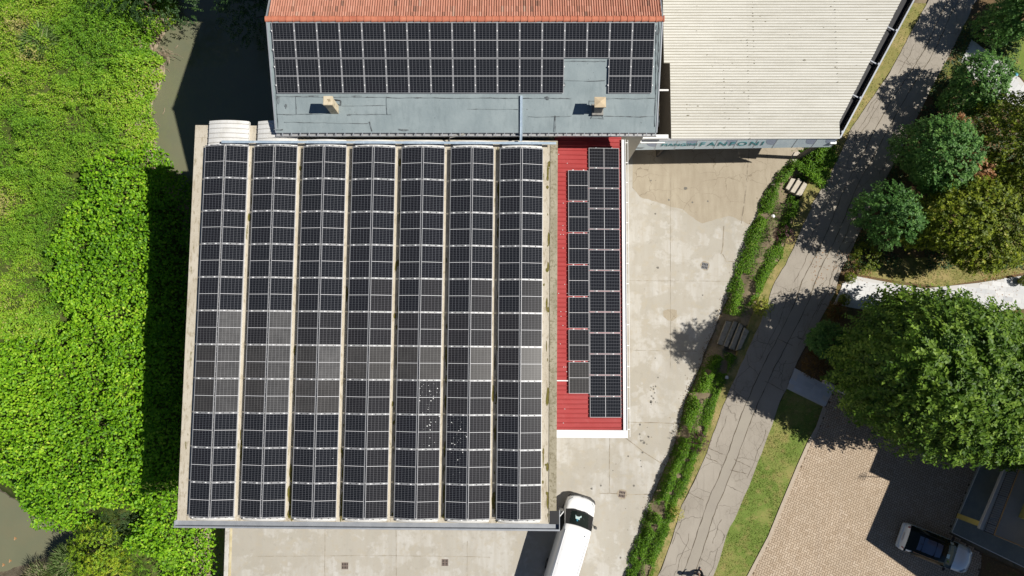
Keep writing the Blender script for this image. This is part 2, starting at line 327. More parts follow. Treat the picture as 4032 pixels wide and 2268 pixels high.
# ------------------------------------------------------------------ leaves in bulk
TPL = {
 'quad': (np.array([(0, 0, 0), (.42, -.5, .10), (1, 0, -.06), (.42, .5, .10)], float), [(0, 2, 1), (0, 3, 2)]),
 'hex': (np.array([(0, 0, 0), (.16, -.42, .06), (.52, -.46, .09), (1, 0, -.10), (.52, .46, .09), (.16, .42, .06)], float), [(0, 3, 2, 1), (0, 5, 4, 3)]),
 'blade': (np.array([(0, -.5, 0), (0, .5, 0), (.6, .35, .0), (1, 0, -.12), (.6, -.35, .0)], float), [(0, 1, 2, 3, 4)]),
}
def nrmz(a): return a / (np.linalg.norm(a, axis=1, keepdims=True) + 1e-9)
def leaf_mesh(name, pos, nor, fwd, size, width, tint, m, shape='quad', parent=None):
    tv, tf = TPL[shape]; n = len(pos)
    nor = nrmz(nor); fwd = fwd - nor * np.sum(fwd * nor, axis=1, keepdims=True); fwd = nrmz(fwd); side = np.cross(nor, fwd)
    size = np.broadcast_to(size, (n,)); width = np.broadcast_to(width, (n,))
    V = pos[:, None, :] + fwd[:, None, :] * (tv[None, :, 0:1] * size[:, None, None]) + side[:, None, :] * (tv[None, :, 1:2] * width[:, None, None]) + nor[:, None, :] * (tv[None, :, 2:3] * size[:, None, None])
    k = len(tv); V = V.reshape(-1, 3)
    loops = []; tot = []
    for f in tf: tot.append(len(f))
    fl = np.concatenate([np.array(f) for f in tf]); per = len(fl)
    LI = (np.arange(n)[:, None] * k + fl[None, :]).reshape(-1)
    TOT = np.tile(np.array(tot), n); ST_ = np.concatenate([[0], np.cumsum(TOT)[:-1]])
    me = bpy.data.meshes.new(name); me.vertices.add(len(V)); me.vertices.foreach_set('co', V.astype(np.float32).ravel())
    me.loops.add(len(LI)); me.loops.foreach_set('vertex_index', LI.astype(np.int32))
    me.polygons.add(len(TOT)); me.polygons.foreach_set('loop_start', ST_.astype(np.int32)); me.polygons.foreach_set('loop_total', TOT.astype(np.int32))
    me.update(calc_edges=True)
    fattr(me, 'tint', np.repeat(np.clip(tint, 0, 1), len(tf)))
    me.materials.append(m)
    return link(name, me, parent)
def rdir(n):
    return nrmz(rng.normal(size=(n, 3)))
def crown_arrays(c, rad, n_sprig, sprig, leaf, nleaf, lump=.22, lumps=16, droop=.25, fill=.35, low=-.45):
    """sprigs of leaves spread over the lumpy shell of an ellipsoid; c is local"""
    c = np.array(c, float); rad = np.array(rad, float)
    d = rdir(int(n_sprig * 2.2)); d = d[d[:, 2] > low][:n_sprig]; n = len(d)
    ld = rdir(lumps); ld[:, 2] = np.abs(ld[:, 2]) * .9 - .15; ld = nrmz(ld)
    cosm = np.max(d @ ld.T, axis=1); bump = 1 + lump * (np.clip((cosm - .72) / .28, -1, 1))
    r = bump * np.where(rng.random(n) < fill, rng.uniform(.45, .92, n), rng.uniform(.90, 1.04, n))
    org = c + d * rad * r[:, None]
    axis = nrmz(d * np.array([1, 1, .55]) + rng.normal(size=(n, 3)) * .38 + np.array([0, 0, .18]))
    L = sprig * rng.uniform(.65, 1.25, n)
    t = (np.arange(nleaf) + .5) / nleaf
    P = org[:, None, :] + axis[:, None, :] * (t[None, :, None] - .35) * L[:, None, None]
    P[:, :, 2] -= droop * (t[None, :] ** 2) * L[:, None]
    sgn = np.where(np.arange(nleaf) % 2 == 0, 1., -1.)
    up = nrmz(np.array([0, 0, .62])[None, :] + d * .95 + rng.normal(size=(n, 3)) * .22)
    side = nrmz(np.cross(axis, up))
    fw = axis[:, None, :] * .9 + side[:, None, :] * sgn[None, :, None] * .8 + rng.normal(size=(n, nleaf, 3)) * .2
    nor = np.repeat(up[:, None, :], nleaf, 1) + rng.normal(size=(n, nleaf, 3)) * .32
    sz = leaf * rng.uniform(.7, 1.25, (n, nleaf))
    ti = np.clip(rng.normal(.5, .2, n)[:, None] + rng.normal(0, .14, (n, nleaf)), 0, 1)
    return P.reshape(-1, 3), nor.reshape(-1, 3), fw.reshape(-1, 3), sz.reshape(-1), ti.reshape(-1)
def crown(name, parent, c, rad, n, sprig, leaf, nleaf, m, wr=.68, shape='quad', bias=0., **k):
    p, no, f, s, t = crown_arrays(c, rad, n, sprig, leaf, nleaf, **k)
    return leaf_mesh(name, p, no, f, s, s * wr, t + bias, m, shape, parent)
def crown_lobes(name, parent, lobes, sprig, leaf, nleaf, m, wr=.62, bias=0., **k):
    A = [crown_arrays(c, rad, n, sprig, leaf, nleaf, **k) for c, rad, n in lobes]
    p, no, f, s, t = [np.concatenate(q) for q in zip(*A)]
    return leaf_mesh(name, p, no, f, s, s * wr, t + bias, m, 'quad', parent)
def trunk(parent, h, r, limbs=5, spread=1.0, name='trunk'):
    mb = MB(); mb.tube([(0, 0, -.15), (r * .3, -r * .2, h * .4), (0, r * .3, h)], r, 9, True, 0, r * .45)
    for i in range(limbs):
        a = i * 2.4 + .5; z0 = h * (.45 + .1 * (i % 4)); e = Vector((math.cos(a) * spread, math.sin(a) * spread, z0 + spread * .75))
        s0 = Vector((0, 0, z0)); mb.tube([s0, s0.lerp(e, .5) + Vector((0, 0, -.06 * spread)), e], r * .45, 6, True, 0, r * .12)
    return mb.build(name, M['bark'], parent, smooth=True)
def tree(name, px, py, zc, rad, gz, label, cat, m, n, sprig, leaf, nleaf, group=None, bias=0., tr=.14, **k):
    c = at(px, py, zc); e = empty(name, (c.x, c.y, gz)); tag(e, label, cat, group)
    trunk(e, max(.4, zc - gz), tr, 6, min(rad[0], rad[1]) * .6)
    k.setdefault('lump', .42); k.setdefault('lumps', 8)
    crown('crown', e, (0, 0, zc - gz), rad, n, sprig, leaf, nleaf, m, bias=bias, **k)
    return e

# ------------------------------------------------------------------ setting: ground, river, yard, road
ZW, ZR = -2.5, 0.60
XB = -18.85                                    # river wall of the yard
bank = [at(x, y, 0) for x, y in ((3560, 20), (3450, 230), (3330, 420), (3225, 560), (3115, 640), (3060, 700), (3010, 800), (2960, 900), (2900, 1090), (2830, 1250), (2762, 1430), (2700, 1570), (2650, 1770), (2570, 1950), (2480, 2268), (2440, 2400))]
rw = [at(x, y, ZR) for x, y in ((3740, -180), (3651, 13), (3514, 265), (3343, 526), (3287, 650), (3206, 800), (3146, 924), (3094, 1043), (3043, 1129), (2996, 1270), (2932, 1410), (2860, 1573), (2800, 1732), (2774, 1806), (2684, 1990), (2633, 2161), (2590, 2268), (2530, 2420))]
re = [at(x, y, ZR) for x, y in ((4020, -180), (3830, 20), (3770, 150), (3600, 480), (3470, 740), (3360, 970), (3317, 1052), (3290, 1150), (3231, 1257), (3129, 1449), (3098, 1530), (3060, 1612), (3026, 1710), (2984, 1819), (2933, 1948), (2873, 2076), (2809, 2268), (2750, 2420))]
def xat(line, y):
    a = sorted([(p.y, p.x) for p in line]); return np.interp(y, [q[0] for q in a], [q[1] for q in a])
land = [at(x, y, -2.2) for x, y in ((640, -260), (690, 0), (690, 60), (655, 92), (615, 165), (590, 220), (640, 262), (622, 342), (597, 385), (588, 428), (592, 513), (606, 578), (608, 630), (640, 690), (716, 752), (760, 850), (790, 1100), (800, 1500), (820, 1850), (826, 2090), (806, 2140), (818, 2190), (835, 2290), (850, 2480),
                                        (-500, 2480), (-160, 2300), (60, 2240), (165, 2205), (255, 2150), (300, 2100), (225, 2080), (140, 2040), (60, 1975), (-20, 1925), (-500, 1800), (-1200, 1300), (-1200, -260))]
def land_sd(x, y):
    d = pdist(x, y, land); return np.where(inside(x, y, land), d, -d)
def land_z(x, y):
    s = land_sd(x, y)
    return np.where(s > 0, ZW + .12 + (1 - np.exp(-s / 1.3)) * 2.6 + .35 * (fnoise(x, y, .35, 2) - .5), ZW - .15 + np.maximum(s * .6, -1.2))
step_c = [tuple(at(3125, 735, .2)[:2]), tuple(at(3110, 745, .2)[:2]), tuple(at(2870, 1318, .2)[:2]), tuple(at(2848, 1315, .2)[:2]), tuple(at(2890, 1330, .2)[:2])]
def gz(x, y):
    x = np.asarray(x, float); y = np.asarray(y, float)
    b = xat(bank, y); r = xat(rw, y) - .5
    t = np.clip((x - b - .05) / np.maximum(r - b, .3), 0, 1)
    east = -.08 + np.clip(t * 2.2, 0, 1) * .58 + .05 * (fnoise(x, y, 1.5, 4) - .5) * (t > 0.02) * (t < .98)
    north = (y > 12.0) & (x < -12.3)
    west = land_z(x, y)
    for cx_, cy_ in step_c: east = np.where(np.hypot(x - cx_, y - cy_) < .95, np.minimum(east, -.02), east)
    far_w = np.clip((-x - 60) / 60, 0, 1) * 3
    return np.where((x < XB) | north, west + far_w, east)
xs = np.concatenate([[-900, -300, -120, -70, -50], np.arange(-40, -19.2, .4), [-18.95, -18.90], np.arange(-18.4, 36, .45), [37, 42, 60, 120, 300, 900]])
ys = np.concatenate([[-900, -300, -100, -50, -34], np.arange(-25, 32, .42), [34, 50, 100, 300, 900]])
X, Y = np.meshgrid(xs, ys, indexing='ij'); Z = gz(X, Y); nx, ny = X.shape
vs = np.stack([X, Y, Z], -1).reshape(-1, 3)
idx = np.arange(nx * ny).reshape(nx, ny)
fs = np.stack([idx[:-1, :-1], idx[1:, :-1], idx[1:, 1:], idx[:-1, 1:]], -1).reshape(-1, 4)
me = bpy.data.meshes.new('ground'); me.from_pydata(vs.tolist(), [], fs.tolist())
me.materials.append(M['earth']); me.materials.append(M['mud']); me.materials.append(M['undergrowth'])
fc = vs[fs].mean(1); west_ = (fc[:, 0] < -18.9) | ((fc[:, 0] < -12.3) & (fc[:, 1] > 12)); me.polygons.foreach_set('material_index', np.where(west_, np.where(land_sd(fc[:, 0], fc[:, 1]) > .55, 2, 1), 0).astype(np.int32))
me.polygons.foreach_set('use_smooth', [True] * len(me.polygons)); me.update()
tag(link('ground', me), kind='structure')
mb = MB(); mb.add([(-900, -900, ZW), (-12.25, -900, ZW), (-12.25, 900, ZW), (-900, 900, ZW)], [(0, 1, 2, 3)])
tag(mb.build('river', M['water']), kind='structure')

# yard slab (one sheet with a thickness)
yw = [(XB + .42, -30), (XB + .42, 11.6), (-12.2, 11.6), (-12.2, 40)]
by = sorted(bank, key=lambda p: -p.y)
yard_pts = yw + [(float(xat(bank, 40)) - 3, 40)] + [(p.x, p.y) for p in wob_poly(by, .45, .05, 3)] + [(by[-1].x - 2.5, -30)]
yard = tag(MB().prism(yard_pts, -.25, 0.0).build('yard', M['yard']), kind='structure')
# older paving patch north of the wandering joint
pp = [at(x, y, 0) for x, y in ((2490, 740), (2492, 640), (2480, 520), (2520, 300), (3300, 300), (3215, 575), (3105, 645), (3050, 705), (2995, 810), (2950, 885))]
pb = [at(x, y, 0) for x, y in ((2950, 885), (2870, 850), (2790, 872), (2765, 880), (2715, 848), (2690, 825), (2600, 800), (2520, 775), (2490, 740))]
MB().prism([(p.x, p.y) for p in pp] + [(p.x, p.y) for p in wob_poly(pb, .25, .05, 9)[1:-1]], -.05, .004).build('paving_patch', M['patch'], yard)
def pxline(pts, z): return [at(x, y, z) for x, y in pts]
mb = MB()
for i, (pl, wd) in enumerate([(((2478, 1105), (2945, 1108)), .025), (((2640, 700), (2640, 1450)), .02), (((2478, 1378), (2745, 1383)), .02), (((2474, 1662), (2690, 1667)), .04), (((2360, 1942), (2595, 1947)), .045),
                        (((2401, 1725), (2401, 1942)), .035), (((2460, 1722), (2535, 1780), (2620, 1834)), .06), (((1280, 2070), (1280, 2268)), .03), (((1560, 2070), (1560, 2268)), .03), (((1840, 2130), (1840, 2268)), .02), (((1000, 2190), (1560, 2188), (1930, 2194)), .02), (((2950, 590), (2935, 760), (2918, 880)), .07), (((2850, 890), (2845, 980), (2838, 1000)), .06), (((2845, 1000), (2860, 1030), (2920, 1030)), .04)]):
    mb.strip(wob_poly(pxline(pl, 0), .3, .012, 40 + i), wd, .007, 0, .35)
mb.build('joint', M['joint'], yard)
mb = MB()
for i in range(62):
    c = at(*[(2540 + random.gauss(0, 16), 1730 + random.gauss(0, 36)), (2570 + random.gauss(0, 9), 1570 + random.gauss(0, 30)), (2420 + random.uniform(-160, 120), 1700 + random.uniform(40, 500)), (2560 + random.uniform(-60, 250), 1150 + random.uniform(-450, 500))][i % 4], 0)
    r = abs(random.gauss(.03, .03)) + .012; n = 9
    mb.add([(c.x + r * math.cos(2 * PI * k / n) * random.uniform(.7, 1.2), c.y + r * math.sin(2 * PI * k / n) * random.uniform(.7, 1.2), .006) for k in range(n)], [tuple(range(n))])
tag(mb.build('oil_spot', M['stain'], yard), kind='stuff')
c = [at(x, y, 0) for x, y in ((2612, 1224), (2640, 1218), (2665, 1222), (2668, 1245), (2650, 1264), (2630, 1262), (2612, 1246))]
MB().prism([(p.x, p.y) for p in wob_poly(c + [c[0]], .12, .03, 5)[:-1]], -.05, .004).build('repair_patch', M['patch'], yard)
# retaining wall along the river
rwall = empty('retaining_wall', (XB, -10, 0)); tag(rwall, 'pale concrete retaining wall between river and yard, left of the warehouse foot', 'wall')
MB().box(-.02, .26, -20, 21.58, -4, .10).build('wall_top', M['retain'], rwall, bevel=.02)
MB().box(.262, .42, -20, 21.58, -1, .05).build('inner_kerb', M['retain2'], rwall, bevel=.02)

# road
road_pts = [(p.x, p.y) for p in wob_poly(rw, .4, .035, 21)] + [(p.x, p.y) for p in reversed(wob_poly(re, .5, .04, 22))]
road = tag(MB().prism(road_pts, .2, ZR).build('road', M['asphalt']), kind='structure')
def road_line(ts, t_y, z=ZR):      # fraction across the road at photo-independent y
    return [Vector((float(xat(rw, y)) * (1 - t) + float(xat(re, y)) * t, y)) for t, y in zip(ts, t_y)]
yy = np.linspace(-17, 3.5, 30)
lo = [.41 + .03 * math.sin(y * .35) for y in yy]; hi = [.62 + .03 * math.sin(y * .35 + .5) for y in yy]
a = road_line(lo, yy); b = road_line(hi, yy)
MB().prism([tuple(p) for p in wob_poly(a, .35, .02, 1)] + [tuple(p) for p in reversed(wob_poly(b, .35, .02, 2))], .3, ZR + .004).build('repair_strip', M['asphalt_patch'], road)
mb = MB()
yy2 = np.linspace(-17, 26, 50)
for k, (f, s0) in enumerate(((.41, 0), (.62, .5))):
    ln = road_line([f + .03 * math.sin(y * .35 + s0) + (.0 if y < 4 else .02 * math.sin(y)) for y in yy2], yy2)
    mb.strip(wob_poly(ln, .3, .03, 60 + k), .042, ZR + .008, 0, .6)
for k in range(26):
    y0 = random.uniform(-17, 20); t0 = random.choice((.06, .12, .2, .3, .7, .78, .86, .93)); L = random.uniform(1.2, 4.5)
    n = 8; ln = road_line([t0 + random.uniform(-.02, .02) for _ in range(n)], [y0 + L * i / n for i in range(n)])
    mb.strip(wob_poly(ln, .2, .03, 80 + k), .022, ZR + .006, 0, .6)
for (x0, y0), (x1, y1) in (((2783, 1760), (2845, 1788)), ((2780, 1800), (2828, 1824)), ((2890, 1806), (2955, 1840)), ((2875, 1850), (2940, 1865)), ((2710, 1940), (2770, 1970)), ((3010, 1500), (3100, 1545)), ((3120, 1360), (3060, 1330)), ((3270, 720), (3330, 760))):
    mb.strip(wobble(at(x0, y0, ZR), at(x1, y1, ZR), 9, .03, int(x0)), .03, ZR + .007, 0, .6)
mb.build('crack', M['crack'], road)
# repaired asphalt square up the road
c = [at(x, y, ZR) for x, y in ((3255, 712), (3345, 745), (3300, 850), (3192, 812))]
MB().prism([(p.x, p.y) for p in c], .3, ZR + .0045).build('repair_square', M['asphalt_patch'], road)

# verge, lawn, garden, paving, paths
vp = [(p.x + .0, p.y) for p in rw]
vl = [at(x, y, .5) for x, y in ((3590, 13), (3480, 225), (3300, 520), (3205, 650), (3140, 800), (3100, 930), (3050, 1050), (3000, 1130), (2950, 1270), (2900, 1400), (2815, 1573), (2770, 1700), (2730, 1806), (2650, 1990), (2590, 2161), (2550, 2290), (2500, 2420))]
tag(MB().prism([(p.x, p.y) for p in wob_poly(vl, .4, .06, 31)] + [(p.x, p.y) for p in reversed(rw[1:])], .2, .565).build('grass_verge', M['verge']), kind='structure')
pl_edge = [at(x, y, ZR) for x, y in ((3246, 1603), (3219, 1682), (3189, 1736), (3146, 1832), (3082, 1986), (3030, 2114), (2949, 2268), (2870, 2420))]
lawn_pts = [(p.x, p.y) for p in re[11:]] + [(p.x, p.y) for p in reversed(pl_edge)] 
tag(MB().prism([(re[10].x, re[10].y)] + lawn_pts, .2, .575).build('lawn', M['lawn']), kind='structure')
gard = [(p.x, p.y) for p in re[:10]] + [tuple(at(x, y, ZR)[:2]) for x, y in ((3285, 1533), (3400, 1585), (3600, 1690), (3800, 1760), (4200, 1900), (4700, 1900), (4700, -400))]
tag(MB().prism(gard, .1, .560).build('garden', M['mulch']), kind='structure')
gl = [at(x, y, ZR) for x, y in ((3886, 205), (4100, 60), (4300, 300), (4060, 345), (3980, 262))]
tag(MB().prism([(p.x, p.y) for p in gl], .3, .580).build('lawn_patch', M['lawn']), kind='structure')
gl = [at(x, y, ZR) for x, y in ((3380, 1080), (3520, 1105), (3700, 1130), (3855, 1104), (4060, 1070), (4060, 820), (3900, 900), (3700, 1010), (3520, 1020), (3400, 1040))]
tag(MB().prism([(p.x, p.y) for p in gl], .3, .580).build('lawn_patch', M['verge']), kind='structure')
rear = [at(x, y, ZR) for x, y in ((3865, 2180), (4300, 2380), (4300, 2700), (3850, 2500))]
tag(MB().prism([(p.x, p.y) for p in rear], .3, .640).build('rear_garden', M['mulch']), kind='structure')

def tiled(name, poly, z, tw, th, ang, mt, mj, gap, herring=False, kerb=None):
    """paving cut from a grid of separate faces with narrow joints"""
    P = [(p[0], p[1]) for p in poly]
    cx = sum(p[0] for p in P) / len(P); cy = sum(p[1] for p in P) / len(P); ca, sa = math.cos(ang), math.sin(ang)
    ext = max(math.hypot(p[0] - cx, p[1] - cy) for p in P) + 1
    root = tag(MB().prism(P, .2, z - .006).build(name, mj), kind='structure')
    rects = []
    if herring:
        b = th; n = int(ext / b) + 4              # 2:1 brick herringbone
        for i in range(-2 * n, 2 * n):
            for j in range(-n, n):
                x = (i + 2 * j) * b; y = (i - 2 * j) * b
                if abs(x) > ext + 1 or abs(y) > ext + 1: continue
                rects.append((x, y, x + 2 * b, y + b)); rects.append((x, y + b, x + b, y + 3 * b))
    else:
        n = int(ext / th) + 2; m_ = int(ext / tw) + 2
        for i in range(-n, n):
            o = random.uniform(0, tw)
            for j in range(-m_, m_): rects.append((j * tw + o, i * th, j * tw + o + tw, i * th + th))
    rc = np.array([((r[0] + r[2]) / 2, (r[1] + r[3]) / 2) for r in rects]); wx = cx + rc[:, 0] * ca - rc[:, 1] * sa; wy = cy + rc[:, 0] * sa + rc[:, 1] * ca
    ok = inside(wx, wy, P) & (pdist(wx, wy, P) > th * .5)
    mb = MB(); t = []
    for r, o in zip(rects, ok):
        if not o: continue
        q = [(r[0] + gap, r[1] + gap), (r[2] - gap, r[1] + gap), (r[2] - gap, r[3] - gap), (r[0] + gap, r[3] - gap)]
        zz = z + random.uniform(-.001, .001)
        mb.add([(cx + x * ca - y * sa, cy + x * sa + y * ca, zz) for x, y in q], [(0, 1, 2, 3)]); t.append(min(1, max(0, random.gauss(.5, .24))))
    o = mb.build('paver', mt, root); fattr(o.data, 'tint', t)
    return root
brick_poly = [tuple(p[:2]) for p in pl_edge] + [tuple(at(x, y, ZR)[:2]) for x, y in ((3300, 2900), (3830, 2480), (3872, 2178), (3740, 2098), (3862, 1828), (3800, 1760), (3600, 1690), (3400, 1585), (3285, 1533))]
tiled('brick_paving', brick_poly, .612, .28, .14, R(-24), M['brick'], M['brickjoint'], .012, herring=True)
mb = MB(); mb.strip([Vector(p[:2]) for p in pl_edge], .22, .625); 
tag(mb.build('kerb', M['kerb']), kind='structure')
walk = [tuple(at(x, y, ZR)[:2]) for x, y in ((3373, 1088), (3518, 1116), (3640, 1136), (3852, 1114), (4060, 1080), (4060, 1212), (3920, 1232), (3600, 1250), (3368, 1214), (3283, 1197), (3323, 1112))]
tiled('garden_path', walk, .615, .62, .31, R(-8), M['whitestone'], M['stonejoint'], .006)
walk2 = [tuple(at(x, y, ZR)[:2]) for x, y in ((3826, 156), (3886, 201), (3980, 265), (4030, 325), (4060, 360), (4100, 420), (4060, 430), (3950, 400), (3860, 330), (3783, 244))]
tiled('garden_path', walk2, .615, .62, .31, R(52), M['whitestone'], M['stonejoint'], .006)
slabp = [tuple(at(x, y, ZR)[:2]) for x, y in ((3129, 1449), (3285, 1533), (3246, 1603), (3099, 1531))]
tiled('entrance_slab', slabp, .620, .6, .3, R(-27), M['slabstone'], M['stonejoint'], .005)

# steps
def steps(treads, label, shade):
    c = at(*treads[0][0], 0); e = empty('garden_steps', (c.x, c.y, 0)); tag(e, label, 'steps', 'concrete steps from yard up to road')
    for k, t in enumerate(treads):
        z = .16 * (k + 1) + .06
        P = [at(x, y, z) for x, y in t]
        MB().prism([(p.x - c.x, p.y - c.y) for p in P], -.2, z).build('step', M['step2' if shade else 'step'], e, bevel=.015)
steps([((3116, 701), (3134, 705), (3113, 753), (3094, 741)), ((3145, 700), (3160, 713), (3134, 762), (3112, 754)), ((3166, 715), (3181, 727), (3156, 771), (3134, 766))], 'short sunlit flight of three pale concrete steps near the leaning post', 0)
steps([((2860, 1263), (2883, 1268), (2845, 1360), (2826, 1353)), ((2890, 1264), (2905, 1269), (2865, 1367), (2850, 1361)), ((2913, 1272), (2926, 1284), (2892, 1377), (2873, 1371)), ((2933, 1289), (2950, 1304), (2917, 1374), (2899, 1381))], 'longer flight of four concrete steps lying in the big tree shade', 1)

# drains
def drain(px, py, ang, label, m, patch=False, z=0.0):
    c = at(px, py, z); e = empty('drain_grate', (c.x, c.y, 0), ang); tag(e, label, 'drain', 'square iron drain grates in the yard')
    mb = MB(); mb.box(-.22, .22, -.22, .22, -.02, .006); mb.build('frame', m, e)
    mb = MB()
    for i in range(2):
        for j in range(4):
            x = -.15 + j * .1; y = -.1 + i * .2; mb.box(x - .024, x + .024, y - .07, y + .07, .0, .009)
    mb.build('slot', M['dark'], e)
    if patch:
        n = 14; MB().prism([(.34 * math.cos(2 * PI * k / n) * random.uniform(.8, 1.2), .34 * math.sin(2 * PI * k / n) * random.uniform(.8, 1.15)) for k in range(n)], -.02, .0045).build('mortar_collar', M['patch'], e)
drain(2775, 1047, R(-12), 'drain grate with broken mortar collar east of the red roof', M['graydrain'], True)
drain(2449, 1946, R(-10), 'drain grate with rough collar just right of the white van', M['drain'], True)
drain(1358, 2228, 0, 'clean brown drain grate with upright slots, left below the warehouse gutter', M['drain'])
drain(1752, 2215, R(90), 'clean brown drain grate with sideways slots, nearest left of the van shadow', M['drain'])

# ------------------------------------------------------------------ solar panel prototype
PW, PL = 1.134, 1.722
def panel_material(name, cell, line, dust_sheen, dust_sheen_col, rough):
    m = bpy.data.materials.new(name); m.use_nodes = True; nt = m.node_tree; N = nt.nodes; L = nt.links; bs = N['Principled BSDF']
    tc = N.new('ShaderNodeTexCoord'); sp = N.new('ShaderNodeSeparateXYZ'); L.new(tc.outputs['Object'], sp.inputs[0])
    def math_(op, a, b=None, c=None):
        n = N.new('ShaderNodeMath'); n.operation = op
        for i, v in enumerate((a, b, c)):
            if v is None: continue
            if isinstance(v, (int, float)): n.inputs[i].default_value = v
            else: L.new(v, n.inputs[i])
        return n.outputs[0]
    def lines(src, n, span, wid):      # 1 on the n-1 inner lines of a span
        t = math_('MULTIPLY_ADD', src, n / span, n / 2.0); f = math_('FRACT', t)
        d = math_('MINIMUM', f, math_('SUBTRACT', 1.0, f)); return math_('LESS_THAN', d, wid * n / span / 2)
    lx = lines(sp.outputs[0], 6, PW - .07, .011); ly = lines(sp.outputs[1], 18, PL - .09, .008)
    lxb = lines(sp.outputs[0], 60, PW - .07, .0012)
    mid = math_('LESS_THAN', math_('ABSOLUTE', sp.outputs[1]), .012)
    ed = math_('MAXIMUM', math_('GREATER_THAN', math_('ABSOLUTE', sp.outputs[0]), PW / 2 - .026), math_('GREATER_THAN', math_('ABSOLUTE', sp.outputs[1]), PL / 2 - .026))
    g = math_('MAXIMUM', math_('MAXIMUM', lx, math_('MULTIPLY', ly, .8)), math_('MULTIPLY', lxb, .12))
    mx = N.new('ShaderNodeMix'); mx.data_type = 'RGBA'; L.new(g, mx.inputs[0]); mx.inputs[6].default_value = (*cell, 1); mx.inputs[7].default_value = (*line, 1)
    mx2 = N.new('ShaderNodeMix'); mx2.data_type = 'RGBA'; L.new(math_('MAXIMUM', mid, math_('MULTIPLY', ed, .35)), mx2.inputs[0]); L.new(mx.outputs[2], mx2.inputs[6]); mx2.inputs[7].default_value = (.62, .62, .63, 1)
    nz = N.new('ShaderNodeTexNoise'); nz.inputs['Scale'].default_value = 2.2; nz.inputs['Detail'].default_value = 5
    oi = N.new('ShaderNodeObjectInfo'); va = N.new('ShaderNodeVectorMath'); va.operation = 'MULTIPLY_ADD'; va.inputs[1].default_value = (1, 1, 1)
    cb = N.new('ShaderNodeCombineXYZ'); L.new(math_('MULTIPLY', oi.outputs['Random'], 90.0), cb.inputs[0]); L.new(tc.outputs['Object'], va.inputs[0]); L.new(cb.outputs[0], va.inputs[2]); L.new(va.outputs[0], nz.inputs[0])
    df = math_('MULTIPLY', math_('MULTIPLY_ADD', nz.outputs[0], 1.1, .15), math_('MULTIPLY_ADD', oi.outputs['Random'], dust_sheen * .8, dust_sheen * .6))
    mx3 = N.new('ShaderNodeMix'); mx3.data_type = 'RGBA'; L.new(df, mx3.inputs[0]); L.new(mx2.outputs[2], mx3.inputs[6]); mx3.inputs[7].default_value = (*dust_sheen_col, 1)
    L.new(mx3.outputs[2], bs.inputs['Base Color']); bs.inputs['Roughness'].default_value = rough; bs.inputs['Specular IOR Level'].default_value = .4
    return m
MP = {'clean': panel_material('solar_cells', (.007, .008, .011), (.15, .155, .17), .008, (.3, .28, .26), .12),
      'warm': panel_material('solar_cells_faint_sheen', (.009, .009, .011), (.15, .15, .16), .026, (.34, .32, .31), .2),
      'sheened': panel_material('solar_cells_sheen', (.016, .015, .015), (.16, .157, .155), .085, (.36, .345, .335), .3),
      'pale': panel_material('solar_cells_pale_sheen', (.02, .02, .021), (.20, .20, .205), .15, (.44, .43, .42), .3)}  # sky sheen of the middle rows painted into the cell colour as film
def frame_mesh():
    mb = MB(); a, b, t = PW / 2, PL / 2, .013
    mb.box(-a, a, -b, -b + t, -.035, .0); mb.box(-a, a, b - t, b, -.035, .0)
    mb.box(-a, -a + t, -b + t, b - t, -.035, -.0005); mb.box(a - t, a, -b + t, b - t, -.035, -.0005)
    me = mb.mesh('frame'); me.materials.append(M['frame']); return me
FR = frame_mesh()
GL = {}
for k, m in MP.items():
    mb = MB(); mb.box(-PW / 2 + .015, PW / 2 - .015, -PL / 2 + .015, PL / 2 - .015, -.012, -.004); me = mb.mesh('glass'); me.materials.append(m); GL[k] = me
mb = MB(); mb.box(-.035, .035, -.022, .022, -.004, .012); CL = mb.mesh('clamp'); CL.materials.append(M['white'])
def panel(center, xd, yd, kind, label, group, clamps=()):
    e = bpy.data.objects.new('solar_panel', None); COL.objects.link(e); e.empty_display_size = .2
    xd = Vector(xd).normalized(); yd = Vector(yd).normalized(); n = xd.cross(yd).normalized(); yd = n.cross(xd)
    Mx = Matrix((xd, yd, n)).transposed().to_4x4(); Mx.translation = Vector(center); e.matrix_world = Mx
    tag(e, label, 'solar panel', group)
    link('frame', FR, e); link('glass', GL[kind], e)
    for cx, cy, r in clamps:
        c = link('clamp', CL, e); c.location = (cx, cy, 0); c.rotation_euler = (0, 0, r)
    return e
ORD = ['first', 'second', 'third', 'fourth', 'fifth', 'sixth', 'seventh', 'eighth', 'ninth', 'tenth', 'eleventh', 'twelfth', 'thirteenth', 'fourteenth', 'fifteenth', 'sixteenth', 'seventeenth']

# ------------------------------------------------------------------ warehouse with seven vaults
WO = Vector((-16.55, -8.71, 0)); WR = R(-.5)
wh = empty('warehouse', WO, WR); tag(wh, 'large square warehouse with seven white barrel vaults covered in solar panels', 'warehouse')
LW, LL = 18.05, 19.43
PITCH = (LW - 2.27) / 6
SZ = 10.36                                     # concrete roof level
mb = MB(); mb.box(-.45, LW + .45, -.15, 20.0, .004, 9.9); mb.build('wall', M['wallc'], wh)
mb = MB(); mb.box(-.78, LW + .80, -.27, 19.95, 9.9, SZ); mb.box(-.78, 4.05, 19.95, 20.65, 9.9, SZ); mb.build('roof_slab', M['slab'], wh, bevel=.015)
mb = MB(); mb.box(LW + .40, LW + .795, -.2, 19.9, SZ - .01, SZ + .035); mb.build('edge_strip', mat('weathered_edge', (.37, .335, .25), .95, .1, layers=[('noise', 1.2, .4, .6, (.27, .24, .17), .8, (1.5, .6, 1)), ('noise', 9, .5, .62, (.16, .14, .08), .8, None, 8.0), ('noise', 28, .5, .7, (.48, .44, .34), .6)], bump=.5, bscale=40), wh)
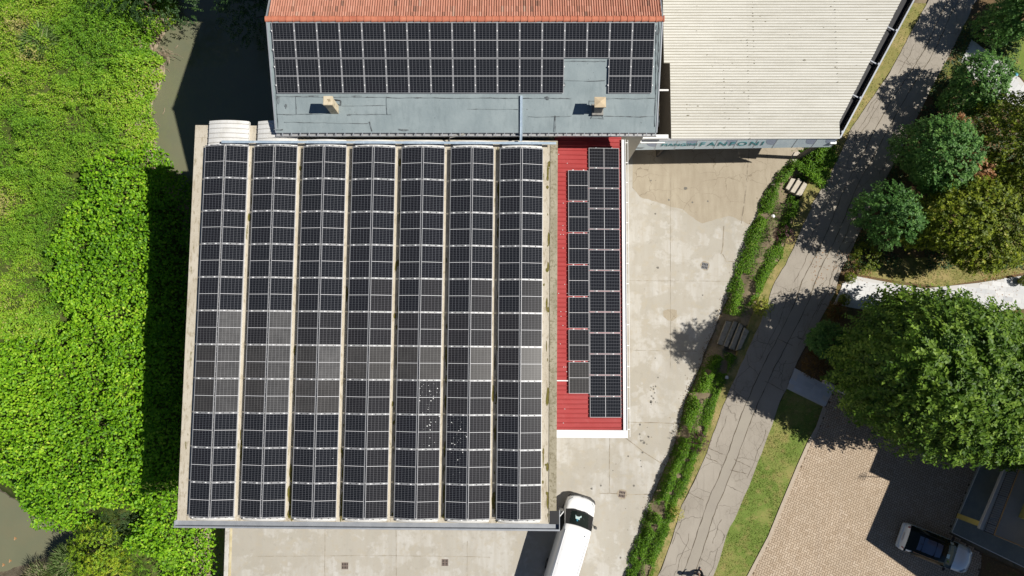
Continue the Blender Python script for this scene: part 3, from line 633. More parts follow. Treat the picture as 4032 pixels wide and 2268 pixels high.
# moss and dirt lying in the valley gutters
mb = MB()
for i in range(7):
    x0 = i * PITCH + 2.32
    for _ in range(26):
        y = 19.0 * random.random() ** (1.9 if i in (1, 2, 4, 5) else 1.2) + .1; wd = random.uniform(.02, .10); L = random.uniform(.05, .5)
        x = x0 + random.choice((random.uniform(.16, .30), random.uniform(.02, .30))); n = 9
        mb.add([(x + wd * math.cos(2 * PI * k / n) * random.uniform(.6, 1.2), y + L * math.sin(2 * PI * k / n) * random.uniform(.7, 1.1), SZ + .004 + .0004 * _) for k in range(n)], [tuple(range(n))])
for k in range(9):
    x = 2 * PITCH + 2.27 - PITCH + .2 + random.uniform(-.1, .12); y = random.uniform(.1, 2.1); n = 9; mb.add([(x + .13 * math.cos(2 * PI * q / n) * random.uniform(.6, 1.2), y + .3 * math.sin(2 * PI * q / n) * random.uniform(.6, 1.2), SZ + .02 + .0007 * k) for q in range(n)], [tuple(range(n))])
tag(mb.build('moss', M['moss'], wh), kind='stuff')
HWV, RV = 1.07, 3.07; CZ = 10.74 - RV
def arc(x): return CZ + math.sqrt(RV * RV - x * x)
def vault_mesh(L):
    mb = MB(); xs_ = np.linspace(-HWV, HWV, 13); ysv = []; k = 0; y = 0.0
    while y < L:
        ysv += [(y, 0), (y + .022, 0), (y + .037, .03), (y + .07, .03), (y + .085, 0)]; y += .26
    ysv.append((L, 0)); n = len(xs_)
    for y, dz in ysv:
        for x in xs_: mb.v.append((x, y, arc(x) + dz))
    for j in range(len(ysv) - 1):
        for i in range(n - 1): mb.f.append((j * n + i, j * n + i + 1, (j + 1) * n + i + 1, (j + 1) * n + i)); mb.mi.append(1 if j % 5 == 0 else 0)
    b = len(mb.v)
    for y in (0, L):
        o = len(mb.v); mb.v += [(x, y, arc(x)) for x in xs_] + [(HWV, y, SZ), (-HWV, y, SZ)]; mb.f.append(tuple(range(o, o + n + 2))); mb.mi.append(0)
    for sx in (-HWV, HWV):
        o = len(mb.v); mb.v += [(sx, 0, SZ - .03), (sx, L, SZ - .03), (sx, L, arc(sx)), (sx, 0, arc(sx))]; mb.f.append((o, o + 1, o + 2, o + 3)); mb.mi.append(0)
    me = mb.mesh('vault'); me.materials.append(M['vault']); me.materials.append(M['groove']); return me
VL, VS = vault_mesh(21.0), vault_mesh(20.0)
AL = R(11.0); PH = .17; KG = .03
ROWP = LL / 11
def slope_pt(side, s):   # point along a tilted panel, s measured from the kink outwards
    return side * ((.062 if side < 0 else .018) + s * math.cos(AL)), 10.74 + PH - .022 - s * math.sin(AL)
def rail_mesh():
    mb = MB()
    for sd_ in (-1, 1):
        a = slope_pt(sd_, -.01); b = slope_pt(sd_, PW + .03)
        for dz0, dz1, dy in ((-.075, -.006, .011),):
            vs_ = [(a[0], -dy, a[1] + dz0), (a[0], dy, a[1] + dz0), (b[0], dy, b[1] + dz0), (b[0], -dy, b[1] + dz0), (a[0], -dy, a[1] + dz1), (a[0], dy, a[1] + dz1), (b[0], dy, b[1] + dz1), (b[0], -dy, b[1] + dz1)]
            mb.add(vs_, [(0, 1, 2, 3), (7, 6, 5, 4), (0, 4, 5, 1), (1, 5, 6, 2), (2, 6, 7, 3), (3, 7, 4, 0)])
        for s in (.25, .92):
            p = slope_pt(sd_, s); mb.box(p[0] - .04, p[0] + .04, -.024, .024, p[1] - .01, p[1] + .008, 1)
        for s in (.42, .75):
            p = slope_pt(sd_, s); mb.box(p[0] - .035, p[0] + .035, -.012, .012, p[1] - .01, p[1] + .003, 2)
    me = mb.mesh('mounting_rail')
    for k in ('alu', 'white', 'dark'): me.materials.append(M[k])
    return me
RM = rail_mesh()
for i in range(7):
    cx = i * PITCH + 1.135
    v = link('vault', VL if i < 2 else VS, wh); v.location = (cx, -.18, 0)
    for j in range(12):
        r = link('mounting_rail', RM, wh); r.location = (cx, j * ROWP + (-.02 if j == 0 else .02 if j == 11 else 0), 0)
# front gutter with its end box
gx0, gx1 = -.95, LW + .98
mb = MB(); mb.box(gx0, gx1, -.60, -.56, 10.05, 10.30); mb.box(gx0, gx1, -.56, -.29, 10.05, 10.10); mb.box(gx1 - .035, gx1, -.56, .42, 10.05, 10.32); mb.box(gx0, gx0 + .03, -.56, -.29, 10.10, 10.30); mb.box(gx0, gx1, -.64, -.56, 10.30, 10.33)
mb.build('gutter', M['gutter'], wh)
mb = MB(); mb.box(LW + .44, LW + .94, -.28, .40, 10.02, SZ + .05); mb.build('hopper', M['black'], wh, bevel=.01)
wm = Matrix.Rotation(WR, 4, 'Z'); wm.translation = WO
VN = ['first', 'second', 'third', 'middle', 'fifth', 'sixth', 'last']
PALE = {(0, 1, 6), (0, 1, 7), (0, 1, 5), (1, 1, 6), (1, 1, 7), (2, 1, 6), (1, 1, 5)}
SHEEN = {(0, 0, 6), (1, 0, 6), (2, 0, 6), (3, 0, 6), (4, 0, 6), (2, 1, 7), (3, 1, 6), (4, 1, 6), (5, 1, 6), (6, 1, 6), (0, 0, 7), (1, 0, 7), (2, 0, 7)}
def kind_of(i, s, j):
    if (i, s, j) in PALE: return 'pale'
    if (i, s, j) in SHEEN: return 'sheened'
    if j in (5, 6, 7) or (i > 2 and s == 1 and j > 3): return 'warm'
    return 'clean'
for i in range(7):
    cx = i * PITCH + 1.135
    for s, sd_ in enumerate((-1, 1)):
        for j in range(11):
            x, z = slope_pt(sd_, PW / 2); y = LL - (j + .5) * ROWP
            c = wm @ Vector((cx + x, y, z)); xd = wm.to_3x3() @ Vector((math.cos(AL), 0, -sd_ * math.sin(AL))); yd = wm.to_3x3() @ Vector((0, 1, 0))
            k = kind_of(i, s, j); adj = {'clean': 'black', 'warm': 'greyish', 'sheened': 'sheen-tinted brown-grey', 'pale': 'pale sheen-tinted'}[k]
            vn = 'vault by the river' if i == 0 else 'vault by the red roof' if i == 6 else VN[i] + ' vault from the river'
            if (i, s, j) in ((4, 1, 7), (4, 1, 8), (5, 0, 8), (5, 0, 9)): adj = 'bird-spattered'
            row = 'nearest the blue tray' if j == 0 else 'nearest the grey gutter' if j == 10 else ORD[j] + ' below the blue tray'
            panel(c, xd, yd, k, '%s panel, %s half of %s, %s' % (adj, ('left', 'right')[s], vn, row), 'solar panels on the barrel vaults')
# bird droppings on four panels
mb = MB()
for (i, s, j, n_) in ((4, 1, 7, 26), (4, 1, 8, 14), (5, 0, 8, 24), (5, 0, 9, 8), (2, 1, 9, 3)):
    sd_ = (-1, 1)[s]; cx = i * PITCH + 1.135
    for q in range(n_):
        t = min(PW - .05, max(.05, random.gauss(.55, .28))); x, z = slope_pt(sd_, t); yy_ = LL - (j + .5) * ROWP + random.uniform(-.8, .8); r = random.choice((.009, .011, .014, .018, .026)); n = 7
        mb.add([(cx + x + r * math.cos(2 * PI * k / n), yy_ + r * math.sin(2 * PI * k / n), z + .012 - sd_ * math.sin(AL) * r * math.cos(2 * PI * k / n)) for k in range(n)], [tuple(range(n))])
o = mb.build('bird_droppings', M['white']); o.location = WO; o.rotation_euler = (0, 0, WR); tag(o, 'white bird droppings spattered over panels of the fifth and sixth vaults', 'droppings', kind='stuff')
# cable tray along the top of the panels and up the grey roof
ct = empty('cable_tray', at(872, 558, 10.95)); tag(ct, 'galvanised blue-grey cable tray running across the vaults and up the grey roof', 'cable tray')
p0 = at(872, 558, 10.98); p1 = at(2190, 564, 10.98)
def tray(mb, a, b, wd, h):
    a = Vector(a); b = Vector(b); d = (b - a); L = d.length; d.normalize(); sx = d.cross(Vector((0, 0, 1))).normalized(); up = sx.cross(d)
    Mx = Matrix((d, -sx, up)).transposed().to_4x4(); Mx.translation = a
    mb.box(0, L, -wd / 2, wd / 2, -h, 0, 0, Mx); mb.box(0, L, -wd / 2 - .012, -wd / 2 + .012, 0, .012, 0, Mx); mb.box(0, L, wd / 2 - .012, wd / 2 + .012, 0, .012, 0, Mx)
    k = 1.5
    while k < L: mb.box(k, k + .05, -wd / 2 - .014, wd / 2 + .014, -h, .014, 0, Mx); k += 3.0
    return mb
def rel(p): return Vector(p) - ct.location
mb = MB(); tray(mb, rel(p0), rel(p1), .10, .07); mb.build('tray_run', M['galv'], ct)
RIDGE, SLOPE, YR = 13.05, .358, 16.62
def roofz(y): return RIDGE - SLOPE * (YR - y)
q0 = at_plane(2053, 376, lambda p: roofz(p.y) + .1); q1 = at_plane(2052, 528, lambda p: roofz(p.y) + .1); q2 = at(2051, 556, 11.02)
mb = MB(); tray(mb, rel(q0), rel(q1), .10, .07); tray(mb, rel(q1), rel(q2), .10, .07); mb.build('tray_branch', M['galv'], ct)

# ------------------------------------------------------------------ mill building: grey membrane slope, tiled slope, chimneys
BX0, BX1, YE = -12.50, 7.66, 11.28
bl = empty('mill_building', ((BX0 + BX1) / 2, YR, 0)); tag(bl, 'long building with grey felted roof slope, red tiled ridge and solar panels', 'building')
hx = (BX1 - BX0) / 2; dy0 = YE - YR; DN = 6.6
def bz(y): return RIDGE - SLOPE * abs(y)
mb = MB(); wy0 = 11.98 - YR
mb.add([(sx, y, z) for sx in (-hx + .3, hx - .12) for y, z in ((wy0, -3.2), (DN - .3, -3.2), (DN - .3, bz(DN - .3) - .2), (0, RIDGE - .2), (wy0, bz(wy0) - .2))],
       [(0, 1, 2, 3, 4), (9, 8, 7, 6, 5), (0, 5, 6, 1), (1, 6, 7, 2), (4, 9, 5, 0), (2, 7, 8, 3), (3, 8, 9, 4)]); mb.build('wall', M['wallc'], bl)
mb = MB(); nx_, ny_ = 80, 24; T_ = .14
for i in range(nx_ + 1):
    for j in range(ny_ + 1):
        x = -hx + 2 * hx * i / nx_; y = dy0 + (-.10 - dy0) * j / ny_
        z = bz(y) + .018 * (fnoise(x, y, .9, 1) - .5) * 2 + .010 * math.sin(x * 2 * PI / 1.05) ** 8 * (1 - j / ny_)
        mb.v.append((x, y, z))
for i in range(nx_):
    for j in range(ny_): a = i * (ny_ + 1) + j; mb.f.append((a, a + ny_ + 1, a + ny_ + 2, a + 1)); mb.mi.append(0)
o = len(mb.v); mb.v += [(-hx, dy0, bz(dy0) - .16), (hx, dy0, bz(dy0) - .16), (hx, -.10, bz(.1) - .16), (-hx, -.10, bz(.1) - .16)]; mb.f.append((o, o + 3, o + 2, o + 1)); mb.mi.append(0)
mb.build('membrane_roof', M['membrane'], bl, smooth=True)
mb = MB()
mb.box(-hx, hx, dy0 - .004, dy0 + .03, bz(dy0) - .16, bz(dy0) - .012)
for sx in (-1, 1):
    for k in range(26):
        ya, yb = ((dy0 + (-dy0) * k / 24, dy0 + (-dy0) * (k + 1) / 24) if k < 24 else (DN * (k - 24) / 2, DN * (k - 23) / 2)); xa, xb = sx * hx - .03, sx * hx + .03
        za, zb = bz(ya) + (.06 if k > 23 else 0), bz(yb) + (.06 if k > 23 else 0); o = len(mb.v)
        mb.add([(xa, ya, za - .18), (xb, ya, za - .18), (xb, yb, zb - .18), (xa, yb, zb - .18), (xa, ya, za + .035), (xb, ya, za + .035), (xb, yb, zb + .035), (xa, yb, zb + .035)], [(0, 3, 2, 1), (4, 5, 6, 7), (1, 2, 6, 5), (3, 0, 4, 7), (0, 1, 5, 4), (2, 3, 7, 6)])
mb.build('verge_trim', M['gutter'], bl)
# seams in the membrane, following the slope
def on_roof(px, py): p = at_plane(px, py, lambda q: roofz(q.y)); return Vector((p.x - bl.location.x, p.y - YR))
mb = MB()
def seam(pts, wd, sdv):
    for p in [wob_poly([on_roof(*q) for q in pts], .25, .015, sdv)]:
        b = len(mb.v); mb.strip(p, wd, 0, 0, .7)
        for q in range(b, len(mb.v)): x, y, z = mb.v[q]; mb.v[q] = (x, y, bz(y) + .034)
for k, (pts, wd) in enumerate([(((1088, 379), (1520, 384), (1800, 388), (2050, 387)), .03), (((1090, 450), (1275, 450)), .03), (((1368, 452), (1540, 452)), .03), (((1455, 480), (1465, 518)), .05), (((1522, 380), (1525, 452)), .03), (((1165, 382), (1168, 450)), .025), (((1280, 390), (1340, 396), (1342, 415)), .05),
                          (((1120, 482), (1450, 487)), .02), (((1350, 418), (1520, 416)), .02), (((1840, 430), (2040, 432)), .02), (((2186, 456), (2184, 520)), .07), (((2060, 388), (2250, 390)), .025), (((2390, 390), (2580, 388)), .03), (((2080, 460), (2250, 458)), .025), (((2380, 458), (2580, 460)), .03), (((2215, 318), (2382, 318)), .02), (((2222, 243), (2385, 243)), .025),
                          (((2320, 425), (2320, 398), (2383, 398), (2383, 420)), .05), (((2325, 466), (2340, 450), (2370, 452), (2376, 468), (2325, 466)), .045), (((1310, 392), (1344, 398), (1344, 416), (1320, 412)), .05), (((1285, 448), (1300, 440)), .04), (((1570, 510), (1602, 515)), .05), (((2595, 75), (2592, 500)), .05), (((2585, 100), (2578, 500)), .04), (((1072, 80), (1096, 505)), .035)]):
    seam(pts, wd, 200 + k)
mb.build('felt_seam', M['seam'], bl)
mb = MB()
for (px, py, a, b_) in ((1096, 393, .1, .22), (1127, 420, .07, .12), (1406, 379, .3, .05), (2155, 387, .14, .10), (1595, 513, .25, .05), (1232, 379, .4, .04), (1375, 453, .14, .05), (1098, 512, .3, .06), (2220, 335, .07, .22), (2590, 130, .06, .12), (1640, 386, .18, .04)):
    p = on_roof(px, py); n = 12; mb.add([(p.x + a * math.cos(2 * PI * k / n) * random.uniform(.55, 1.1), p.y + b_ * math.sin(2 * PI * k / n) * random.uniform(.55, 1.1), 0) for k in range(n)], [tuple(range(n))])
mb.v = [(x, y, bz(y) + .036) for x, y, z in mb.v]
tag(mb.build('tar_patch', M['seam'], bl), kind='stuff')
# eaves gutter with brackets
mb = MB(); mb.box(-hx - .05, hx + .02, dy0 - .155, dy0 - .14, bz(dy0) - .24, bz(dy0) - .06); mb.box(-hx - .05, hx + .02, dy0 - .14, dy0 - .008, bz(dy0) - .245, bz(dy0) - .225)
mb.build('eaves_gutter', M['alu'], bl)
mb = MB()
for k in range(43):
    x = -hx + .35 + k * .47; mb.box(x - .018, x + .018, dy0 - .17, dy0 + .06, bz(dy0) - .05, bz(dy0) - .028 + .03)
mb.build('gutter_bracket', M['gutter'], bl)
# tiled north slope
mb = MB(); tints = []; per = .125; ncol = int(2 * hx / per); rows = 18; rl = DN / rows
prof = [0, .35, .75, 1.0, .75, .35]
for r in range(rows):
    ya, yb = r * rl + .02, (r + 1) * rl + .05
    for c in range(ncol):
        x0 = -hx + .06 + c * per; t = min(1, max(0, random.gauss(.5, .2) - (.25 if random.random() < .06 else 0)))
        b = len(mb.v); jz = random.uniform(-.006, .006)
        for y, dz in ((ya, .0), (yb, .035)):
            for q in range(7): mb.v.append((x0 + per * q / 6, y + jz, RIDGE - SLOPE * y + dz + .055 * math.sin(PI * min(1, q / 5)) + .01))
        for q in range(6): mb.f.append((b + q, b + q + 1, b + 8 + q, b + 7 + q)); mb.mi.append(0); tints.append(t)
o = mb.build('tiled_roof', M['tile'], bl); fattr(o.data, 'tint', tints)
mb = MB(); mb.add([(-hx, .02, RIDGE - .03), (hx, .02, RIDGE - .03), (hx, DN, bz(DN) - .03), (-hx, DN, bz(DN) - .03), (-hx, .02, RIDGE - .14), (hx, .02, RIDGE - .14), (hx, DN, bz(DN) - .14), (-hx, DN, bz(DN) - .14)], [(0, 1, 2, 3), (7, 6, 5, 4), (0, 4, 5, 1), (2, 6, 7, 3), (1, 5, 6, 2), (0, 3, 7, 4)]); mb.build('roof_board', M['gutter'], bl)
mb = MB(); tints = []; x = -hx - .06; n = 9
while x < hx:
    L = .385; t = random.random(); b = len(mb.v); yo = random.uniform(-.01, .01)
    for xx, rr in ((x, .135), (x + L - .05, .122), (x + L - .05, .15), (x + L + .015, .15)):
        for q in range(n): a = PI * q / (n - 1); mb.v.append((xx, -.0 + yo + rr * 1.15 * math.cos(a), RIDGE - .02 + rr * math.sin(a) * .85))
    for s_ in range(3):
        for q in range(n - 1): mb.f.append((b + s_ * n + q, b + s_ * n + q + 1, b + (s_ + 1) * n + q + 1, b + (s_ + 1) * n + q)); mb.mi.append(0); tints.append(t)
    x += .362
o = mb.build('ridge_cap', M['ridge'], bl); fattr(o.data, 'tint', tints)
# chimneys
def chimney(px, py, wx, wy, h, capped):
    p = at_plane(px, py, lambda q: roofz(q.y)); e = empty('chimney', (p.x - bl.location.x, p.y - YR, p.z)); e.parent = bl
    if not capped:
        mb = MB(); mb.box(-wx / 2, wx / 2, -wy / 2, wy / 2, -.25, h - .2); mb.build('shaft', M['chim'], e, bevel=.012)
        mb = MB(); mb.box(-wx / 2 - .025, wx / 2 + .025, -wy / 2 - .025, wy / 2 + .025, h - .198, h); mb.build('cap', M['chim'], e, bevel=.015)
    else:
        mb = MB(); mb.box(-wx / 2, wx / 2, -wy / 2, wy / 2, -.25, h - .42); mb.box(-wx / 2 - .10, wx / 2 + .1, -wy / 2 - .1, wy / 2 + .1, -.3, .14); mb.build('shaft', M['chim2'], e, bevel=.012)
        mb = MB()
        for sx in (-1, 1):
            for sy in (-1, 1): mb.box(sx * wx * .42 - .05, sx * wx * .42 + .05, sy * wy * .42 - .05, sy * wy * .42 + .05, h - .418, h - .12)
        mb.build('cap_support', M['chim2'], e)
        mb = MB(); mb.box(-.29, .29, -.27, .27, h - .118, h - .05); mb.add([(-.27, -.25, h - .048), (.27, -.25, h - .048), (.27, .25, h - .048), (-.27, .25, h - .048), (0, 0, h + .03)], [(0, 1, 4), (1, 2, 4), (2, 3, 4), (3, 0, 4)]); mb.build('cap', mat('chimney_cap', (.55, .445, .30), .9, .2, layers=[('noise', 6, .45, .65, (.48, .385, .26), .8)]), e)
chimney(1318, 432, .42, .42, 1.42, False)
chimney(2352, 434, .40, .40, 1.30, True)
# small rusty downpipe under the eaves and the white beam at the far end
p0 = at(1768, 551, 10.7); p1 = at(1772, 540, 10.9); p2 = at(1828, 528, 11.0)
mb = MB(); mb.tube([p - bl.location for p in (p0 - Vector((0, .1, .3)), p0, p1, p2)], .05, 8); mb.build('downpipe', M['chim2'], bl, smooth=True)
# taller silo house north of the frame: it throws the shade over the top left corner
mb = MB(); mb.box(-4.5 - hx, hx, DN + .25, 15, -3.2, 19.6); mb.build('silo_house', M['wallc'], bl)
# panels on the grey slope
cl = ((-PW / 2 - .01, .46, PI / 2), (-PW / 2 - .01, -.46, PI / 2)); clr = cl + ((PW / 2 + .01, .46, PI / 2), (PW / 2 + .01, -.46, PI / 2))
fz = lambda p: roofz(p.y) + .12
tl = at_plane(1067, 88, fz); tr = at_plane(2581, 87, fz)
cpitch = (tr.x - tl.x) / 17; sv = Vector((0, -math.cos(math.atan(SLOPE)), -math.sin(math.atan(SLOPE))))
for r_ in range(2):
    for c in range(17):
        if r_ == 1 and c in (13, 14): continue
        o_ = Vector((tl.x + (c + .5) * cpitch, tl.y, tl.z)) + sv * (PL / 2 + r_ * (PL + .03))
        end = 'at the river end' if c == 0 else 'at the white roof end' if c == 16 else ORD[c] + ' from the river'
        if r_ == 1 and c == 15: end = 'right of the bare gap'
        if r_ == 1 and c == 12: end = 'left of the bare gap'
        panel(o_, (1, 0, 0), -sv, 'clean', 'black panel in the %s row on the grey roof, %s' % (('upper', 'lower')[r_], end), 'solar panels on the grey felted roof', clr if c in (16,) or (r_ == 1 and c in (12, 16)) else cl)

# ------------------------------------------------------------------ red annexe
ZA = 8.38
A0 = at(2183, 1712, ZA); A1 = at(2471, 1712, ZA)
axl = (A1 - A0).length; AR = R(-.35)
an = empty('red_annexe', (A0.x, A0.y, 0), AR); tag(an, 'narrow annexe with red ribbed metal roof and white edge, right of the vaults', 'building')
aL = 12.05 - A0.y; aW = axl
mb = MB(); mb.box(.0, aW - .35, .15, aL - .1, .004, ZA - .3); mb.build('wall', M['wallc'], an)
mb = MB(); y = .36; ys_ = [(.28, 0)]
while y < aL - .1:
    ys_ += [(y, 0), (y + .018, .045), (y + .05, .045), (y + .068, 0)]; y += .255
ys_.append((aL, 0))
def az(x): return ZA + .10 - .035 * x
for yy_, dz in ys_: mb.v += [(.0, yy_, az(0) + dz - .06), (aW - .22, yy_, az(aW) + dz - .06)]
for j in range(len(ys_) - 1): mb.f.append((2 * j, 2 * j + 1, 2 * j + 3, 2 * j + 2)); mb.mi.append(0)
o = len(mb.v); mb.v += [(0, .28, ZA - .25), (aW - .22, .28, ZA - .25), (aW - .22, aL, ZA - .25), (0, aL, ZA - .25)]; mb.f.append((o + 3, o + 2, o + 1, o)); mb.mi.append(0)
mb.build('red_roof', M['red'], an)
mb = MB(); mb.box(0, aW - .0, -.14, .275, ZA - .35, ZA + .10); mb.build('end_flashing', M['white'], an, bevel=.01)
mb = MB(); mb.box(aW - .225, aW - .20, .28, aL - .3, ZA - .3, ZA + .03); mb.box(aW - .20, aW - .02, .28, aL - .3, ZA - .3, ZA - .02); mb.box(aW - .02, aW + .005, -.135, aL - .3, ZA - .3, ZA + .04); mb.build('side_gutter', M['white'], an)
mb = MB(); mb.tube([(aW + .14, -.1, ZA - .05), (aW + .14, aL - .3, ZA - .05)], .016, 6)
k = .3
while k < aL - .4: mb.box(aW + .005, aW + .15, k, k + .04, ZA - .075, ZA - .03); k += 1.15
mb.build('gutter_rail', M['white'], an)
mb = MB()
for k in range(40):
    x = random.choice((random.uniform(.2, .8), random.uniform(.2, 3.2))); y = .36 + .255 * random.randrange(0, 63) + .034
    mb.box(x - .02, x + .02, y - .015, y + .015, az(x) - .016, az(x) + .0); 
mb.build('screw_washer', M['white'], an)
mb = MB(); mb.box(.02, .82, 2.93, 2.99, az(.4) - .02, az(.4) + .015); mb.build('cross_flashing', M['white'], an)
def group_grid(px0, py0, px1, py1, n, lz, name, lab, yl, xl, rot, clampdef):
    a = at(px0, py0, lz); b = at(px1, py1, lz); d = (b - a); pitch = d.length / n; d.normalize(); rx = Vector((-d.y, d.x, 0)) if False else Vector((d.y, -d.x, 0))
    rx = -rx if rx.x < 0 else rx; rx = (rx + Vector((0, 0, -.035))).normalized()
    for k in range(n):
        c = a + d * (k + .5) * pitch + rx * xl / 2
        kd = 'clean'
        if name == 'left' and k >= n - 1: kd = 'sheened'
        elif name == 'left' and k == n - 2: kd = 'warm'
        nm = 'top' if k == 0 else 'bottom' if k == n - 1 else ORD[k] + ' from the top'
        adj = {'clean': 'black', 'warm': 'greyish', 'sheened': 'grey'}[kd]
        panel(c, rx if not rot else -d, -d if not rot else -rx, kd, '%s panel on the red roof, %s, %s one' % (adj, lab, nm), 'solar panels on the red metal roof', clampdef)
cla = ((-.3, PL / 2 + .02, 0), (.3, PL / 2 + .02, 0)); clb = ((PW / 2 + .02, -.45, PI / 2), (PW / 2 + .02, .45, PI / 2))
group_grid(2237.5, 668, 2240.5, 1552, 7, ZA + .17, 'left', 'short upright column', PL, PW, False, cla)
group_grid(2318.5, 581, 2323.5, 1645, 13, ZA + .10, 'right', 'long sideways column', PW, PL, True, clb)

# ------------------------------------------------------------------ white shed with sign fascia
ZS = 5.6
sw = [at(x, y, ZS) for x, y in ((2605, -260), (2605, 248), (2641, 248), (2643, 546))]
ew = [at(x, y, ZS) for x, y in ((3275, 538), (3549, 0), (3690, -280))]
sh = empty('white_shed', (at(2900, 400, 0))); tag(sh, 'open shed with big cream corrugated roof beside the road', 'shed'); so_ = Vector(sh.location)
yS = sw[3].y; yN = 26.0; per = .177
prof = [(0, .022), (.15, .026), (.55, .026), (.70, .022), (.82, -.012), (.90, -.012)]
mb = MB(); rowsv = []
y = yS
def xl_(y): return sw[3].x if y < sw[1].y else sw[0].x
def xr_(y): return float(np.interp(y, [p.y for p in ew], [p.x for p in ew]))
lap = [at(2945, 270, ZS).x, at(3048, 480, ZS).x, at(3294, 200, ZS).x]
while y < yN:
    for f, dz in prof:
        yy_ = y + f * per; rowsv.append((yy_, dz))
    y += per
ncut = 4
for (yy_, dz) in rowsv:
    xl0, xr0 = xl_(yy_), xr_(yy_) + random.uniform(-.02, .02)
    cuts = [xl0, lap[0], lap[2], xr0]
    for q in range(3):
        h = .012 * q
        mb.v += [(cuts[q] - so_.x - (.06 if q else 0), yy_ - so_.y, ZS + dz - h), (cuts[q + 1] - so_.x, yy_ - so_.y, ZS + dz - h - .006)]
for j in range(len(rowsv) - 1):
    mid_low = rowsv[j][1] < 0 and rowsv[j + 1][1] < 0
    if xl_(rowsv[j][0]) != xl_(rowsv[j + 1][0]): pass
    for q in range(3):
        a = j * 6 + q * 2; b = a + 6; mb.f.append((a, a + 1, b + 1, b)); mb.mi.append(1 if rowsv[j][1] < 0 else 0)
o = mb.build('corrugated_roof', [M['fibre'], M['fibredirt']], sh)
tn = {}
fattr(o.data, 'tint', [tn.setdefault((p // 3 // 30, p % 3), random.random()) * .7 + .15 * random.random() for p in range(len(o.data.polygons))])
mb = MB()
for lx, ya, yb in ((lap[0], yS, yS + 6.2), (at(2645, 200, ZS).x + 5.05, at(0, 250, ZS).y, yN), (lap[2], yS + 3, yN), (at(2900, 250, ZS).x - .8, at(0, 500, ZS).y, at(0, 250, ZS).y)):
    y = ya
    while y < yb:
        if lx < xr_(y) - .3:
            r = random.uniform(.012, .03); mb.box(lx - so_.x - r, lx - so_.x + r, y - so_.y - r, y - so_.y + r, ZS + .027, ZS + .034)
        y += per * random.choice((1, 2, 2, 3))
for k in range(70):
    y = random.uniform(yS + .3, yN - 2); x = random.uniform(sw[3].x + .3, xr_(y) - .5); r = abs(random.gauss(0, .016)) + .008; n = 7
    mb.add([(x - so_.x + 2 * r * math.cos(2 * PI * q / n) * random.uniform(.6, 1.2), y - so_.y + r * math.sin(2 * PI * q / n) * random.uniform(.6, 1.2), ZS + .031) for q in range(n)], [tuple(range(n))])
tag(mb.build('fixings_and_lichen', M['lichen'], sh), kind='stuff')
mb = MB()
for f_, yq in ((.0, yS + .6), (.35, yS + 4), (.7, yS + 8)):
    mb.box(sw[3].x - so_.x + .1, xr_(yq) - so_.x - .1, yq - so_.y - .06, yq - so_.y + .06, ZS - .3, ZS - .05)
mb.build('purlin', M['steel'], sh)
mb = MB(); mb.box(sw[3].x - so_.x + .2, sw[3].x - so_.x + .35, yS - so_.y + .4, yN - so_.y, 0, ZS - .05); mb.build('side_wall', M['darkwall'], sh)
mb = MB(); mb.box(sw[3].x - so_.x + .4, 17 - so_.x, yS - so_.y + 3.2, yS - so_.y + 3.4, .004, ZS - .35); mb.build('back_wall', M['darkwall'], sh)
# east gutter and fascia
E0 = at(3308, 543, 5.5); E1 = at(3599, 0, 5.5); E2 = at(3750, -282, 5.5)
dE = (E1 - E0).normalized(); nE = Vector((dE.y, -dE.x, 0)); L = (E2 - E0).length
Mx = Matrix((dE, -nE, Vector((0, 0, 1)))).transposed().to_4x4(); Mx.translation = E0 - so_
mb = MB(); mb.box(0, L, -.02, .04, -1.3, 0, 0, Mx); mb.build('side_fascia', M['steel'], sh)
mb = MB(); mb.box(0, L, -.035, .055, .002, .045, 0, Mx); mb.build('fascia_rail', M['gutter'], sh)
mb = MB(); mb.box(.15, L, .05, .29, -.62, -.56, 0, Mx); mb.box(.15, L, .30, .62, -.42, -.30, 0, Mx); mb.box(.15, L, .60, .63, -.295, -.10, 0, Mx); mb.build('gutter', M['black'], sh)  # first box: black sheet standing in for the shade in the gap
mb = MB()
for k in range(7):
    s0 = .35 + k * 2.45; mb.box(s0, s0 + .07, .06, .95, -.12, -.06, 0, Mx); mb.box(s0 - .03, s0 + .10, .057, .12, -.06, .05, 0, Mx)
mb.build('fascia_bracket', M['gutter'], sh)
# south sign fascia (a thing of its own)
S0 = at(2511, 556, 5.5); S1 = at(3300, 544, 5.5); dS = (S1 - S0).normalized(); nS = Vector((-dS.y, dS.x, 0)); LS = (S1 - S0).length
sg = empty('shop_sign', S0); tag(sg, 'long pale blue sign fascia lettered MANGIMI FANFONI along the cream shed', 'sign')
Ms = Matrix((dS, nS, Vector((0, 0, 1)))).transposed().to_4x4() @ Matrix.Rotation(R(-14), 4, 'X')
NP = 10; wp = LS / NP
mb = MB()
for k in range(NP): mb.box(k * wp + .012, (k + 1) * wp - .012, 0, .05, -1.06 + .02 * (k == 2), 0, 0, Ms)
mb.build('sheet', M['sign'], sg)
mb = MB()
for k in range(NP + 1): mb.box(k * wp - .014, k * wp + .014, -.012, .06, -1.11, .01, 0, Ms)
mb.box(0, LS, -.02, .16, .012, .05, 0, Ms); mb.build('frame', M['alu'], sg)
mb = MB()
for k in range(NP):       # grey swoosh standing in for the frame shadow, painted in each sheet corner
    x1 = (k + 1) * wp - .02; n = 10; pts = [(x1, -.006, -.06)] + [(x1 - .52 * wp * math.cos(PI / 2 * q / n) ** .7, -.006, -.06 - .62 * math.sin(PI / 2 * q / n)) for q in range(n + 1)]
    if k in (0, 2, 4, 6, 8, 9): mb.add([Ms @ Vector(p) for p in pts], [tuple(range(len(pts)))])
mb.build('shadow_curve', M['signgrey'], sg)
